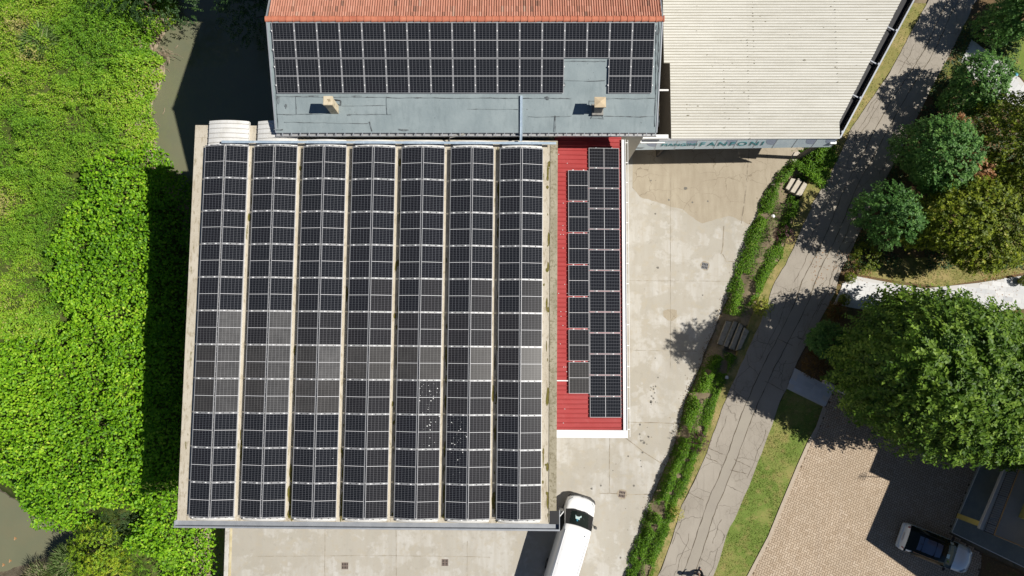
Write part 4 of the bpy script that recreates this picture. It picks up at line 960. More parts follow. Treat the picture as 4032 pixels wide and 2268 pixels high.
for txt, fx, size, sx in (('MANGIMI', .125, .42, 1.22), ('FANFONI', .318, .64, 1.2)):
    cu = bpy.data.curves.new('lettering', 'FONT'); cu.body = txt; cu.size = size; cu.extrude = .008; cu.materials.append(M['signtext']); cu.space_character = 1.05 if txt[0] == 'M' else 1.32
    o = bpy.data.objects.new('lettering', cu); COL.objects.link(o); o.parent = sg
    bpy.context.view_layer.update(); me = bpy.data.meshes.new_from_object(o.evaluated_get(bpy.context.evaluated_depsgraph_get())); bpy.data.objects.remove(o); o = link('lettering', me, sg)
    o.matrix_local = Ms @ (Matrix.Translation((fx * LS, -.02, -.68 if txt[0] == 'F' else -.62)) @ Matrix.Rotation(PI / 2, 4, 'X') @ Matrix.Diagonal((sx, 1, 1, 1)))
# floodlight on the sign corner
fl = empty('floodlight', at(3280, 560, 5.0)); tag(fl, 'small white floodlight on a bent arm at the sign corner', 'floodlight')
mb = MB(); mb.box(-.20, .20, -.12, .06, -.05, .06); mb.build('lamp_housing', M['white'], fl, bevel=.02)
mb = MB(); mb.box(-.17, .17, -.135, -.122, -.04, .05); mb.build('lamp_glass', M['glass'], fl)
mb = MB(); mb.tube([(0, .05, .03), (-.05, .25, .38), (-.25, .42, .48), (-.42, .45, .3)], .014, 6); mb.build('arm', M['black'], fl)
# leaning look of a square post under the sign corner
pb_ = at(3141, 622, 0)
mb = MB(); mb.box(pb_.x - so_.x - .12, pb_.x - so_.x + .12, pb_.y - so_.y - .12, pb_.y - so_.y + .12, 0, 5.15); mb.build('corner_post', M['steel'], sh)
c0 = pb_; 
MB().prism([(c0.x - so_.x + .42 * math.cos(a) * random.uniform(.8, 1.2), c0.y - so_.y + .38 * math.sin(a) * random.uniform(.8, 1.2)) for a in np.linspace(0, 2 * PI, 13)[:-1]], -.1, .08).build('post_footing', M['step'], sh)
# white beam and canopy pieces between the buildings
b0 = at(2519, 536, 6.3); b1 = at(2632, 537, 6.3)
mb = MB(); mb.box(0, b1.x - b0.x, -.14, .10, -.25, 0); mb.box(-.06, .09, -.40, .12, -.24, .03); mb.box(.1, 1.55, -.36, -.30, -.3, -.2)
o = mb.build('white_beam', M['white'], None, bevel=.01); o.location = b0; tag(o, 'white steel beam end sticking out below the grey roof corner', 'beam')
mb = MB(); q = [at(x, y, z) for x, y, z in ((2472, 530, 5.0), (2520, 530, 5.0), (2506, 556, 4.2), (2472, 566, 4.2))]; q0 = q[0]
mb.add([p - q0 for p in q] + [p - q0 + Vector((0, 0, -.05)) for p in q], [(0, 3, 2, 1), (4, 5, 6, 7), (0, 1, 5, 4), (1, 2, 6, 5), (2, 3, 7, 6), (3, 0, 4, 7)])
e = empty('canopy', q0); tag(e, 'small grey sheet canopy between red annexe and sign', 'canopy'); mb.build('sheet', M['graydrain'], e)
mb = MB(); mb.tube([q[1] - q0 + Vector((.03, 0, .04)), q[2] - q0 + Vector((.03, 0, .04))], .03, 6); mb.tube([q[0] - q0 + Vector((.2, 0, .05)), q[3] - q0 + Vector((.06, 0, .05))], .022, 6); mb.build('edge_bar', M['white'], e)
p0 = at(2594, 355, 7.5); p1 = at(2632, 355, 7.5); mb = MB(); mb.tube([(0, 0, 0), (p1.x - p0.x, 0, 0)], .055, 8); o = mb.build('vent_pipe', M['white'], None); o.location = p0; tag(o, 'short white pipe crossing the dark gap beside the cream roof', 'pipe')
c = at(2606, 420, 1.6); bm = bmesh.new(); bmesh.ops.create_cube(bm, size=1); bmesh.ops.subdivide_edges(bm, edges=bm.edges, cuts=3, use_grid_fill=True)
for v in bm.verts: v.co = Vector((v.co.x * (1.05 + .2 * math.sin(v.co.z * 5 + v.co.y * 3)), v.co.y * (1.1 + .15 * math.sin(v.co.x * 7)), v.co.z * 1.5 + .08 * math.sin(v.co.x * 9 + v.co.y * 7)))
me = bpy.data.meshes.new('bulk_bag'); bm.to_mesh(me); bm.free(); o = link('bulk_bag', me, None, M['sack']); o.location = (c.x, c.y, .75); tag(o, 'crumpled pale bulk bag at the bottom of the dark gap', 'bag')

# ------------------------------------------------------------------ house corner, lower right
HA = R(-22.5)
hp = at(3777, 2033, .76)
ho = empty('house', (hp.x, hp.y, ZR)); tag(ho, 'house corner with balcony, railing and yellow pillar at lower right', 'house')
def hrel(x, y, z): p = at(x, y, z); return (p.x - hp.x, p.y - hp.y)
ap = [hrel(*q, .77) for q in ((3862, 1824), (3746, 2097), (4040, 2239), (4300, 2365), (4500, 1900), (4200, 1760))]
MB().prism(ap, -.2, .17).build('terrace', M['apron'], ho)
mb = MB()
for i in (0, 1):
    a = Vector(ap[i]); b = Vector(ap[i + 1]); d = (b - a).normalized(); nr = Vector((d.y, -d.x)) if False else Vector((-d.y, d.x))
    mb.prism([a, b, b + nr * .05, a + nr * .05], .172, .185)
mb.build('terrace_edge', M['white'], ho)
mb = MB(); r45 = Matrix.Rotation(R(-21), 4, 'Z'); mb.box(-.16, .16, -.16, .16, .16, 2.62, 0, r45); mb.build('pillar', M['yellow'], ho)
bal = [hrel(*q, 3.4) for q in ((3960, 1831), (3854, 2081), (4300, 2275), (4600, 1900), (4250, 1700))]
MB().prism(bal, 2.62, 2.80).build('balcony_slab', M['balcony'], ho)
a = Vector(bal[0]); b = Vector(bal[1]); c_ = Vector(bal[2])
def inset(p, q, w): d = (q - p).normalized(); n_ = Vector((-d.y, d.x)); return p + n_ * w, q + n_ * w
mb = MB(); i0, i1 = inset(a, b, .20); mb.prism([a, b, i1, i0], 2.802, 2.86); mb.build('slab_edge', mat('slab_edge_stone', (.58, .58, .57), .8, .3), ho)
rl = empty('railing'); rl.parent = ho
mb = MB(); r0, r1 = inset(a, b, .14); r1 = r1 + (c_ - b).normalized() * .14; c2 = inset(b, c_, .14)[1]; b2 = inset(b, c_, .14)[0]
for p, q in ((r0, r1), (r1, c2)):
    mb.tube([(p.x, p.y, 3.82), (q.x, q.y, 3.82)], .028, 8)
mb.build('handrail', M['wood'], rl)
mb = MB()
for p, q in ((r0, r1), (r1, c2)):
    L_ = (q - p).length; n = int(L_ / .13)
    for k in range(n + 1):
        t = p.lerp(q, k / n); mb.tube([(t.x, t.y, 2.86), (t.x, t.y, 3.80)], .011 if k % 14 else .022, 5, False)
    mb.tube([(p.x, p.y, 2.93), (q.x, q.y, 2.93)], .014, 6); mb.tube([(p.x, p.y, 3.72), (q.x, q.y, 3.72)], .014, 6)
mb.build('baluster', M['black'], rl)
# walls set back under the balcony
def shade_pt(x, y, H): p = at(x, y, .63); L_ = (H - .63) / math.tan(SUN_EL); return Vector((p.x + L_ * math.cos(SUN_AZ) - hp.x, p.y - L_ * math.sin(SUN_AZ) - hp.y))
HR = 8.4
roof = [shade_pt(x, y, HR) for x, y in ((3492, 1684), (3478, 1719), (3422, 1858), (3505, 1896), (3409, 2125), (3608, 2268), (3700, 2334))]
east = [Vector((roof[-1].x + 7, roof[-1].y - 5)), Vector((roof[-1].x + 14, roof[-1].y + 6)), Vector((roof[0].x + 9, roof[0].y + 4))]
MB().prism([tuple(p) for p in roof + east], HR - ZR - .3, HR - ZR).build('roof', M['tile'] if False else M['wallc'], ho)
d = (Vector(bal[1]) - Vector(bal[0])).normalized(); n_ = Vector((-d.y, d.x)); w0 = Vector(bal[0]) + n_ * 1.9 - d * 1.5; w1 = Vector(bal[1]) + n_ * 1.9 - d * 1.7
w2 = w1 + n_ * 9; w3 = w0 + n_ * 9
MB().prism([tuple(w0), tuple(w1), tuple(w2), tuple(w3)], 0, HR - ZR - .3).build('wall', M['yellow'], ho)
r0_ = shade_pt(3470, 1880, HR)   # aerial whose shadow falls on the paving
mb = MB(); mx_ = Vector((r0_.x + .1, r0_.y, 0)); mb.tube([(mx_.x + .1, mx_.y, HR - ZR), (mx_.x + .1, mx_.y, HR - ZR + 2.1)], .025, 6)
for k in range(5): z_ = HR - ZR + 1.55 + .13 * k; mb.tube([(mx_.x + .1 - .1, mx_.y - .28 + .03 * k, z_), (mx_.x + .2, mx_.y + .28 - .03 * k, z_)], .014, 5)
mb.build('aerial', M['steel'], ho)

# ------------------------------------------------------------------ vehicles
def loft(sections, close_ends=True):
    """sections: list of (y, [(x,z)...] closed loop) -> MB"""
    mb = MB(); n = len(sections[0][1])
    for y, lp in sections: mb.v += [(x, y, z) for x, z in lp]
    for i in range(len(sections) - 1):
        for j in range(n): mb.f.append((i * n + j, i * n + (j + 1) % n, (i + 1) * n + (j + 1) % n, (i + 1) * n + j)); mb.mi.append(0)
    if close_ends: mb.f.append(tuple(reversed(range(n)))); mb.f.append(tuple((len(sections) - 1) * n + j for j in range(n))); mb.mi += [0, 0]
    return mb
def half(pts): return [(x, z) for x, z in pts] + [(-x, z) for x, z in reversed(pts)]
def wheel(parent, x, y, r, wd):
    e = empty('wheel', (x, y, r)); e.parent = parent
    mb = MB(); n = 20; R_ = [(-wd / 2, r * .62), (-wd / 2, r * .94), (-wd * .36, r), (wd * .36, r), (wd / 2, r * .94), (wd / 2, r * .62)]
    for px_, rr in R_:
        for k in range(n): a = 2 * PI * k / n; mb.v.append((px_, rr * math.cos(a), rr * math.sin(a)))
    for q in range(5):
        for k in range(n): mb.f.append((q * n + k, q * n + (k + 1) % n, (q + 1) * n + (k + 1) % n, (q + 1) * n + k)); mb.mi.append(0)
    mb.build('tyre', M['tyre'], e, smooth=True)
    mb = MB()
    for sg in (-1, 1):
        o = len(mb.v); mb.v += [(sg * wd * .40, r * .64 * math.cos(2 * PI * k / n), r * .64 * math.sin(2 * PI * k / n)) for k in range(n)]; mb.f.append(tuple(range(o, o + n))); mb.mi.append(0)
    mb.build('rim', M['rim'], e)
def sheet(name, pts, m, parent, th=.012, up=None):
    """thin curved patch given as rows of points"""
    mb = MB(); nr = len(pts); nc = len(pts[0])
    P = [[Vector(p) for p in r] for r in pts]
    nrm = (P[0][-1] - P[0][0]).cross(P[-1][0] - P[0][0]).normalized()
    if up is not None and nrm.dot(Vector(up)) < 0: nrm = -nrm
    for o_ in (th, 0):
        for r in P:
            for p in r: mb.v.append(tuple(p + nrm * o_))
    for i in range(nr - 1):
        for j in range(nc - 1):
            a = i * nc + j; mb.f.append((a, a + 1, a + nc + 1, a + nc)); mb.mi.append(0); a += nr * nc; mb.f.append((a, a + nc, a + nc + 1, a + 1)); mb.mi.append(0)
    ring = [j for j in range(nc)] + [i * nc + nc - 1 for i in range(1, nr)] + [(nr - 1) * nc + j for j in range(nc - 2, -1, -1)] + [i * nc for i in range(nr - 2, 0, -1)]
    for q in range(len(ring)): a, b = ring[q], ring[(q + 1) % len(ring)]; mb.f.append((a, b, b + nr * nc, a + nr * nc)); mb.mi.append(0)
    return mb.build(name, m, parent, smooth=False, fix=True)
def van():
    o = at(2300, 1975, 0.9); a = R(17.4); ca, sa = math.cos(a), math.sin(a); off = -.12
    e = empty('delivery_van', (o.x + off * ca, o.y - off * sa, 0), -a); tag(e, 'long white delivery van parked at the warehouse corner with its left front door open', 'van')
    def sec(w0, w1, w2, zt, zr, zs=None):
        zs = zs or zt * .62
        return half([(w0 * .97, .32), (w0, .55), (w1, zs), (w2, zt), (w2 - .10, zt + (zr - zt) * .62), (w2 * .55, zr - .012), (0.02, zr)])
    S = [(-6.05, sec(.95, .96, .83, 2.42, 2.54, 1.5)), (-5.9, sec(.99, .99, .86, 2.47, 2.60, 1.5)), (-2.2, sec(1.0, 1.0, .865, 2.48, 2.61, 1.5)), (-1.66, sec(1.0, .99, .86, 2.42, 2.56, 1.45)), (-1.36, sec(1.0, .985, .845, 2.26, 2.36, 1.4)),
         (-1.0, sec(1.0, .98, .90, 1.72, 1.80, 1.25)), (-.66, sec(.995, .975, .90, 1.20, 1.27, 1.0)), (-.40, sec(.985, .95, .84, 1.08, 1.15, .95)), (-.12, sec(.95, .88, .74, .96, 1.03, .85)), (.08, sec(.84, .74, .58, .84, .90, .75)), (.22, sec(.62, .55, .40, .66, .72, .6))]
    mb = loft(S); mb.build('body', M['paint'], e, smooth=True, fix=True)
    ev = e.children[-1]
    for p in ev.data.polygons: p.use_smooth = True
    # windscreen: black surround, then glass with the dash seen through it
    def ws(y0, z0, w_0, y1, z1, w_1, bow0, bow1, n=9, dz=0.0):
        rows = []
        for t in np.linspace(0, 1, 6):
            rows.append([((2 * u - 1) * (w_0 + (w_1 - w_0) * t), y0 + (y1 - y0) * t + (bow0 * (1 - t) + bow1 * t) * (1 - (2 * u - 1) ** 2), z0 + (z1 - z0) * t + dz + .055 * (1 - (2 * u - 1) ** 2)) for u in np.linspace(0, 1, n)])
        return rows
    f = sheet('windscreen_frame', ws(-.72, 1.24, .93, -1.38, 2.32, .84, .17, .10), M['black'], e, .02, (0, .6, 1))
    g = sheet('windscreen', ws(-.80, 1.36, .88, -1.35, 2.27, .80, .17, .10), M['glass'], e, .028, (0, .6, 1))
    for nm, m, pts in (('papers', M['paper'], ((-.30, -.80), (.12, -.84), (.10, -1.02), (.02, -1.03), (0.0, -1.14), (-.26, -1.12))), ('blue_cup', M['blue'], ((-.20, -1.13), (-.08, -1.13), (-.10, -1.22), (-.17, -1.22))), ('papers', M['paper'], ((-.62, -.86), (-.46, -.90), (-.48, -.95), (-.62, -.92))), ('cabin_trim', M['cabin'], ((.2, -1.0), (.7, -.93), (.75, -1.0), (.25, -1.08)))):
        def zz(x, y): t = (-.80 - y) / .55; return 1.36 + .91 * t + .055 * (1 - (x / .85) ** 2) + (1 - (x / .85) ** 2) * .2 * 1.0 + .045
        b = MB(); P = [(x, y + .16 * (1 - (x / .85) ** 2), 1.36 + .91 * ((-.80 - y) / .55) + .055 * (1 - (x / .85) ** 2) + .036) for x, y in pts]; b.add(P + [(x, y - .008, z - .012) for x, y, z in P], [tuple(range(len(P))), tuple(reversed(range(len(P), 2 * len(P))))]); b.build(nm, m, e, fix=True)
    b = MB()
    for x0, x1 in ((-.75, .1), (.0, .8)): b.tube([(x0, -.62 - .07 + .13 * (1 - abs(x0)), 1.29), ((x0 + x1) / 2, -.68 + .16, 1.35), (x1, -.76 + .12 * (1 - abs(x1)), 1.36)], .012, 5)
    b.build('wiper', M['black'], e)
    # bonnet shut line, grille, bumper, lamps
    b = loft([(-.02, half([(.93, .34), (.95, .5), (.93, .62), (.5, .63), (.02, .63)])), (.17, half([(.80, .34), (.83, .5), (.81, .62), (.5, .63), (.02, .63)])), (.30, half([(.5, .36), (.52, .5), (.5, .6), (.3, .61), (.02, .61)]))]); b.build('bumper', M['black'], e, fix=True)
    b = MB(); b.tube([(x, .275 - .32 * x * x, .735 - .04 * abs(x)) for x in np.linspace(-.8, .8, 13)], .05, 6); b.build('grille', M['steel'], e)
    b = MB(); b.box(-.07, .07, .22, .28, .80, .86); b.build('badge', M['steel'], e, bevel=.02)
    for sg in (-1, 1):
        sheet('headlight', [[(sg * .60, .11, .78), (sg * .80, -.05, .80), (sg * .93, -.26, .82)], [(sg * .66, -.0, .93), (sg * .80, -.13, .95), (sg * .90, -.36, .98)]], M['lamp'], e, .015, (0, .3, 1))
        for y in (-1.0, -4.6): wheel(e, sg * .90, y, .35, .22)
    sheet('side_window', [[(-.985, -.95, 1.30), (-.985, -1.85, 1.30)], [(-.90, -1.42, 2.05), (-.885, -1.85, 2.05)]], M['glass'], e, .012, (-1, 0, 0))
    sheet('side_window', [[(.985, -.95, 1.30), (.985, -1.85, 1.30)], [(.90, -1.42, 2.05), (.885, -1.85, 2.05)]], M['glass'], e, .012, (1, 0, 0))
    # dark doorway on the left and the open door hinged at its front edge
    sheet('doorway', [[(-1.004, -.92, .5), (-1.004, -2.0, .5)], [(-1.0, -.92, 1.38), (-1.0, -2.0, 1.40)], [(-.885, -1.40, 2.16), (-.875, -2.0, 2.18)]], M['dark'], e, .02, (-1, 0, 0))
    d = empty('door', (-1.01, -.92, 0), R(58)); d.parent = e; d.rotation_euler = (0, 0, R(-52))
    b = MB(); b.box(-.05, .02, -1.08, .0, .45, 1.32); b.build('door_panel', M['paint'], d, bevel=.02)
    b = MB(); b.tube([(-.015, 0, 1.34), (.07, -.46, 2.06), (.08, -1.06, 2.08), (-.015, -1.08, 1.34)], .04, 6); b.build('window_frame', M['paint'], d)
    b = MB(); b.add([(-.01, -.1, 1.33), (-.01, -1.05, 1.33), (.07, -1.04, 2.05), (.06, -.47, 2.03)], [(0, 1, 2, 3)]); b.build('window', M['glass'], d)
    b = MB(); b.box(-.34, -.16, -.22, -.10, 1.22, 1.62); b.tube([(-.02, -.12, 1.3), (-.2, -.15, 1.32)], .03, 6); b.build('mirror', M['steel'], d, bevel=.02)
    b = MB(); b.box(1.10, 1.28, -1.33, -1.20, 1.20, 1.60); b.tube([(.96, -1.1, 1.28), (1.12, -1.26, 1.3)], .03, 6); b.build('mirror', M['steel'], e, bevel=.03)
    b = MB()
    for sg in (-1, 1): b.tube([(sg * .735, -5.9, 2.572), (sg * .75, -2.2, 2.582), (sg * .745, -1.66, 2.535)], .014, 5)
    for y_ in (-2.9, -3.8, -4.7, -5.5): b.box(-.60, .60, y_ - .02, y_ + .02, 2.56, 2.612)
    b.build('roof_rib', M['paint'], e)
    b = MB(); b.tube([(.52, -1.72, 2.55), (.53, -1.76, 2.63)], .022, 6); b.build('aerial_base', M['black'], e)
    b = MB(); b.box(-1.012, -1.0, -5.9, -2.1, .75, .83); b.box(1.0, 1.012, -5.9, -2.1, .75, .83); b.build('side_moulding', M['steel'], e)
van()
def car():
    o = at(3690, 2145, 1.2); b = R(111.5); off = .27; cb, sb = math.cos(b), math.sin(b)
    e = empty('parked_car', (o.x + off * cb, o.y - off * sb, .602), -b); tag(e, 'silver hatchback with dark glass roof parked in shade beside the house', 'car')
    def sec(w0, w1, w2, zb, zt, zr):
        w2 *= .88
        return half([(w0 * .94, .22), (w0, .45), (w0 * .99, .62), (w1, zb), (w2, zt), (w2 * .80, zr - .02), (w2 * .4, zr), (.02, zr + .005)])
    S = [(-2.30, sec(.66, .62, .56, .62, .66, .70)), (-2.24, sec(.80, .76, .70, .84, .88, .91)), (-2.14, sec(.88, .83, .70, .98, 1.08, 1.12)), (-1.72, sec(.905, .85, .68, 1.03, 1.44, 1.50)), (-1.2, sec(.915, .86, .67, 1.02, 1.50, 1.565)), (-.25, sec(.915, .86, .66, 1.01, 1.49, 1.555)),
         (.25, sec(.915, .855, .655, 1.00, 1.36, 1.41)), (.75, sec(.915, .85, .70, .99, 1.10, 1.15)), (1.0, sec(.91, .84, .72, .955, .99, 1.03)), (1.5, sec(.895, .80, .68, .88, .92, .97)), (1.95, sec(.84, .74, .60, .78, .82, .87)), (2.2, sec(.70, .62, .5, .66, .70, .75)), (2.34, sec(.45, .4, .3, .55, .58, .62))]
    loft(S).build('body', M['carpaint'], e, smooth=True, fix=True)
    def prof(y):
        ys_ = [s[0] for s in S]; return np.interp(y, ys_, [s[1][6][1] for s in S])
    def top(y0, y1, w0, w1, m, nm, dz, n=7, k=7, dy=0., c=.06):
        rows = []
        for t in np.linspace(0, 1, k):
            y = y0 + (y1 - y0) * t; w_ = w0 + (w1 - w0) * t; r = []
            for u in np.linspace(-1, 1, n):
                yy_ = y + dy * t * (1 - u * u) ; r.append((u * w_, yy_, float(prof(yy_)) + dz - c * (abs(u) ** 2.6)))
            rows.append(r)
        return sheet(nm, rows, m, e, .015, (0, 0, 1))
    rows = []
    for y_, lp in S[2:9]:
        h_ = lp[3:7]; r_ = [(x_ * 1.02 + .006, z_ + .018) for x_, z_ in h_]; r_[0] = (r_[0][0] - .01, r_[0][1] + .035)
        rows.append([(-x_, y_ - (.06 if y_ < -2 else 0), z_) for x_, z_ in r_] + [(x_, y_ - (.06 if y_ < -2 else 0), z_) for x_, z_ in reversed(r_)])
    gm = MB(); nc_ = len(rows[0])
    for r_ in rows: gm.v += r_
    for i_ in range(len(rows) - 1):
        for j_ in range(nc_ - 1): gm.f.append((i_ * nc_ + j_, i_ * nc_ + j_ + 1, (i_ + 1) * nc_ + j_ + 1, (i_ + 1) * nc_ + j_)); gm.mi.append(0)
    gm.build('greenhouse', M['glass'], e, smooth=True)
    top(-1.72, -.22, .50, .50, M['roofglass'], 'glass_roof', .034)
    top(-.10, .80, .54, .66, M['glass'], 'windscreen', .034, dy=.13, c=.07)
    for sg in (-1, 1):
        mb = MB(); mb.tube([(sg * .66, -1.85, 1.50), (sg * .65, -1.0, 1.55), (sg * .635, -.2, 1.54)], .022, 6); mb.build('roof_rail', M['bronze'] if sg > 0 else M['black'], e)
        mb = MB(); mb.box(sg * .98 - .11, sg * .98 + .11, .48, .60, .98, 1.14); mb.build('mirror', M['black'], e, bevel=.03)
        sheet('headlight', [[(sg * .50, 2.12, .70), (sg * .72, 1.98, .72), (sg * .85, 1.78, .74)], [(sg * .54, 1.98, .84), (sg * .70, 1.85, .85), (sg * .79, 1.66, .87)]], M['lamp'], e, .014, (0, .4, 1))
        sheet('tail_light', [[(sg * .62, -2.26, .86), (sg * .80, -2.18, .86)], [(sg * .64, -2.20, 1.0), (sg * .80, -2.10, 1.0)]], M['redlamp'], e, .014, (0, -1, .2))
        for y in (-1.38, 1.32): wheel(e, sg * .80, y, .33, .21)
    mb = MB(); mb.box(-.80, .80, -2.36, -2.2, .30, .62); mb.build('rear_bumper', M['carpaint'], e, bevel=.05)
    mb = MB(); mb.box(-.27, .27, -2.31, -2.285, .68, .80); mb.build('number_plate', M['plate'], e)
    mb = MB(); mb.box(-.018, .018, -1.62, -1.42, 1.588, 1.625); mb.build('shark_fin', M['black'], e, bevel=.01)
    for y in (-1.45, -.62):
        mb = MB(); mb.box(-.56, .56, y - .008, y + .008, float(prof(y)) - .01, float(prof(y)) + .052); mb.build('roof_seam', M['dark'], e)
    sheet('papers', [[(-.02, .50, float(prof(.5)) + .045), (.26, .52, float(prof(.52)) + .043)], [(.0, .22, float(prof(.22)) + .05), (.24, .24, float(prof(.24)) + .048)]], M['paper'], e, .006, (0, 0, 1))
    sheet('green_card', [[(.42, .62, float(prof(.62)) + .026), (.50, .60, float(prof(.6)) + .024)], [(.36, .42, float(prof(.42)) + .03), (.44, .40, float(prof(.4)) + .026)]], M['green'], e, .006, (0, 0, 1))
car()

# ------------------------------------------------------------------ walking person at the lower edge
def person():
    fa = at(2757, 2243, ZR + .02); fb = at(2748, 2260, ZR + .02); mid = (fa + fb) / 2 + Vector((.10, -.16, 0))
    e = empty('person', (mid.x, mid.y, ZR + .004)); tag(e, 'person in dark trousers and red top walking up the road at the lower edge', 'person')
    F = lambda p: Vector((p.x - mid.x, p.y - mid.y, 0))
    a = F(fa); b = F(fb)
    def skin(name, verts, edges, m, par=e, sub=2):
        me = bpy.data.meshes.new(name); me.from_pydata([v[:3] for v in verts], edges, []); me.materials.append(m)
        o = link(name, me, par); md = o.modifiers.new('skin', 'SKIN'); o.modifiers.new('sub', 'SUBSURF').levels = sub; o.modifiers['sub'].render_levels = sub
        for v, s in zip(me.skin_vertices[0].data, verts): v.radius = (s[3], s[3] * (s[4] if len(s) > 4 else 1))
        me.skin_vertices[0].data[0].use_root = True
        return o
    # body: pelvis, spine, neck, head, arms, legs in one skin
    B = [(0, 0, .93, .145, .8), (0, .01, 1.12, .13, .8), (0, .02, 1.32, .155, .75), (0, .03, 1.46, .085), (0, .035, 1.53, .055), (0, .05, 1.64, .098), (0, .055, 1.74, .075),
         (-.17, .02, 1.40, .07), (-.27, .04, 1.17, .048), (-.30, .17, .96, .036), (-.30, .23, .90, .034), (.17, .02, 1.40, .07), (.27, -.02, 1.17, .048), (.31, .03, .93, .036), (.31, .06, .86, .034),
         (-.09, 0, .88, .10), (a.x * .55 - .03, a.y * .55 + .06, .50, .066), (a.x, a.y - .05, .12, .045), (a.x - .01, a.y + .12, .055, .042), (.09, 0, .88, .10), (b.x * .5 + .03, b.y * .5 + .05, .50, .066), (b.x, b.y - .03, .13, .045), (b.x - .01, b.y + .12, .055, .042)]
    E_ = [(0, 1), (1, 2), (2, 3), (3, 4), (4, 5), (5, 6), (2, 7), (7, 8), (8, 9), (9, 10), (2, 11), (11, 12), (12, 13), (13, 14), (0, 15), (15, 16), (16, 17), (17, 18), (0, 19), (19, 20), (20, 21), (21, 22)]
    skin('body', B, E_, M['skin'])
    skin('trousers', [(0, 0, .95, .16, .85), (-.09, 0, .86, .115), (a.x * .55 - .03, a.y * .55 + .06, .50, .085), (a.x, a.y - .04, .05, .065), (.09, 0, .86, .115), (b.x * .5 + .03, b.y * .5 + .05, .50, .085), (b.x, b.y - .02, .06, .065)], [(0, 1), (1, 2), (2, 3), (0, 4), (4, 5), (5, 6)], M['trousers'])
    skin('shirt', [(0, 0, .80, .17, .82), (0, .01, 1.12, .15, .82), (0, .02, 1.34, .175, .75), (0, .03, 1.46, .09), (-.18, .02, 1.40, .085), (-.26, .035, 1.20, .068), (.18, .02, 1.40, .085), (.26, -.02, 1.20, .068)], [(0, 1), (1, 2), (2, 3), (2, 4), (4, 5), (2, 6), (6, 7)], M['shirt'])
    skin('hair', [(0, .02, 1.70, .102), (0, .04, 1.755, .085), (0, -.02, 1.66, .08)], [(0, 1), (0, 2)], M['hair'])
    for p in (a, b):
        mb = MB(); mb.prism([(p.x - .048, p.y - .10), (p.x + .048, p.y - .10), (p.x + .055, p.y + .08), (p.x + .03, p.y + .19), (p.x - .04, p.y + .20), (p.x - .058, p.y + .08)], 0, .10); mb.build('shoe', M['shoe'], e, bevel=.03)
    for sg, c, fw in ((-1, Vector((-.30, .23, .90)), .05), (1, Vector((.31, .06, .86)), .03)):
        hv = [(c.x, c.y, c.z, .034), (c.x, c.y + fw, c.z - .07, .034)]; he = [(0, 1)]
        for k in range(4):
            i0 = len(hv); L_ = (.055, .065, .062, .05)[k]; x_ = c.x + (-.027 + .018 * k)
            hv += [(x_, c.y + fw + .01, c.z - .09, .011), (x_, c.y + fw + .018, c.z - .09 - L_ * .6, .0095), (x_, c.y + fw + .005, c.z - .09 - L_, .008)]; he += [(1, i0), (i0, i0 + 1), (i0 + 1, i0 + 2)]
        i0 = len(hv); hv += [(c.x - sg * .03, c.y + .03, c.z - .04, .012), (c.x - sg * .045, c.y + .05, c.z - .08, .010)]; he += [(0, i0), (i0, i0 + 1)]
        skin('hand', hv, he, M['skin'], sub=1)
    mb = MB()
    for x_ in (-.035, .035): mb.box(x_ - .012, x_ + .012, .135, .15, 1.655, 1.672)
    mb.build('eye', M['hair'], e); mb = MB(); mb.add([(-.014, .14, 1.615), (.014, .14, 1.615), (0, .175, 1.618), (0, .14, 1.66)], [(0, 1, 2), (0, 2, 3), (1, 3, 2)]); mb.build('nose', M['skin'], e)
    mb = MB(); mb.box(-.024, .024, .13, .143, 1.585, 1.594); mb.build('mouth', M['shirt'], e)
person()
c = at(2783, 2270, 1.35)

# ------------------------------------------------------------------ vegetation on the river island
def px_of(x, y, z):
    zc = z - HC; yc = y * CT + zc * ST; zz = -y * ST + zc * CT
    return 2016 + FPX * x / -zz, 1134 - FPX * yc / -zz
knot_px = [(278, 616), (330, 575), (420, 555), (500, 500), (560, 540), (700, 480), (900, 700), (950, 1400), (950, 2120), (870, 2200), (840, 2420), (640, 2420), (620, 2260), (520, 2200), (470, 2130), (530, 2040), (420, 2010), (330, 2035), (270, 2110), (150, 2080), (70, 2010), (0, 1945), (-300, 1800), (-600, 1500), (-200, 1330), (120, 1330), (205, 1223), (188, 1163), (171, 1159), (145, 1095), (163, 1052), (124, 984), (171, 924), (205, 868), (214, 817), (240, 765), (231, 675)]
knot = [at(x, y, 2.6) for x, y in knot_px]
def scatter(x0, x1, y0, y1, n):
    return rng.uniform(x0, x1, n), rng.uniform(y0, y1, n)
def canopy(x, y):
    """top of the tall leafy thicket"""
    s = land_sd(x, y); e = -pdist(x, y, knot) * np.where(inside(x, y, knot), -1, 1)
    base = 1.6 + np.clip((12 - y) * .085, 0, 2.0); edge = np.clip((s + 1.15) / 1.9, 0, 1) ** .55
    return land_z(x, y).clip(-2.4, 1) * .5 + base * edge * (.55 + .45 * np.clip(e / 1.2, 0, 1)) + 1.25 * (fnoise(x, y, .55, 5) - .5) + .7 * (vnoise(x, y, 1.6, 9) - .5)
bx0, bx1, by0, by1 = -42, -18.6, -20.5, 17
x, y = scatter(bx0, bx1, by0, by1, 230000)
ok = inside(x + (vnoise(x, y, 1.1, 64) - .5) * 1.6, y + (vnoise(x, y, 1.1, 65) - .5) * 1.6, knot) & (land_sd(x, y) > -1.0); x, y = x[ok], y[ok]
rn = rng.random(len(x))
lay = np.where(rn < .62, 0, np.where(rn < .85, 1, 2))
keep = rng.random(len(x)) < np.where(x < -33.5, .33, .64); x, y, lay = x[keep], y[keep], lay[keep]
hole = fnoise(x, y, .9, 21)
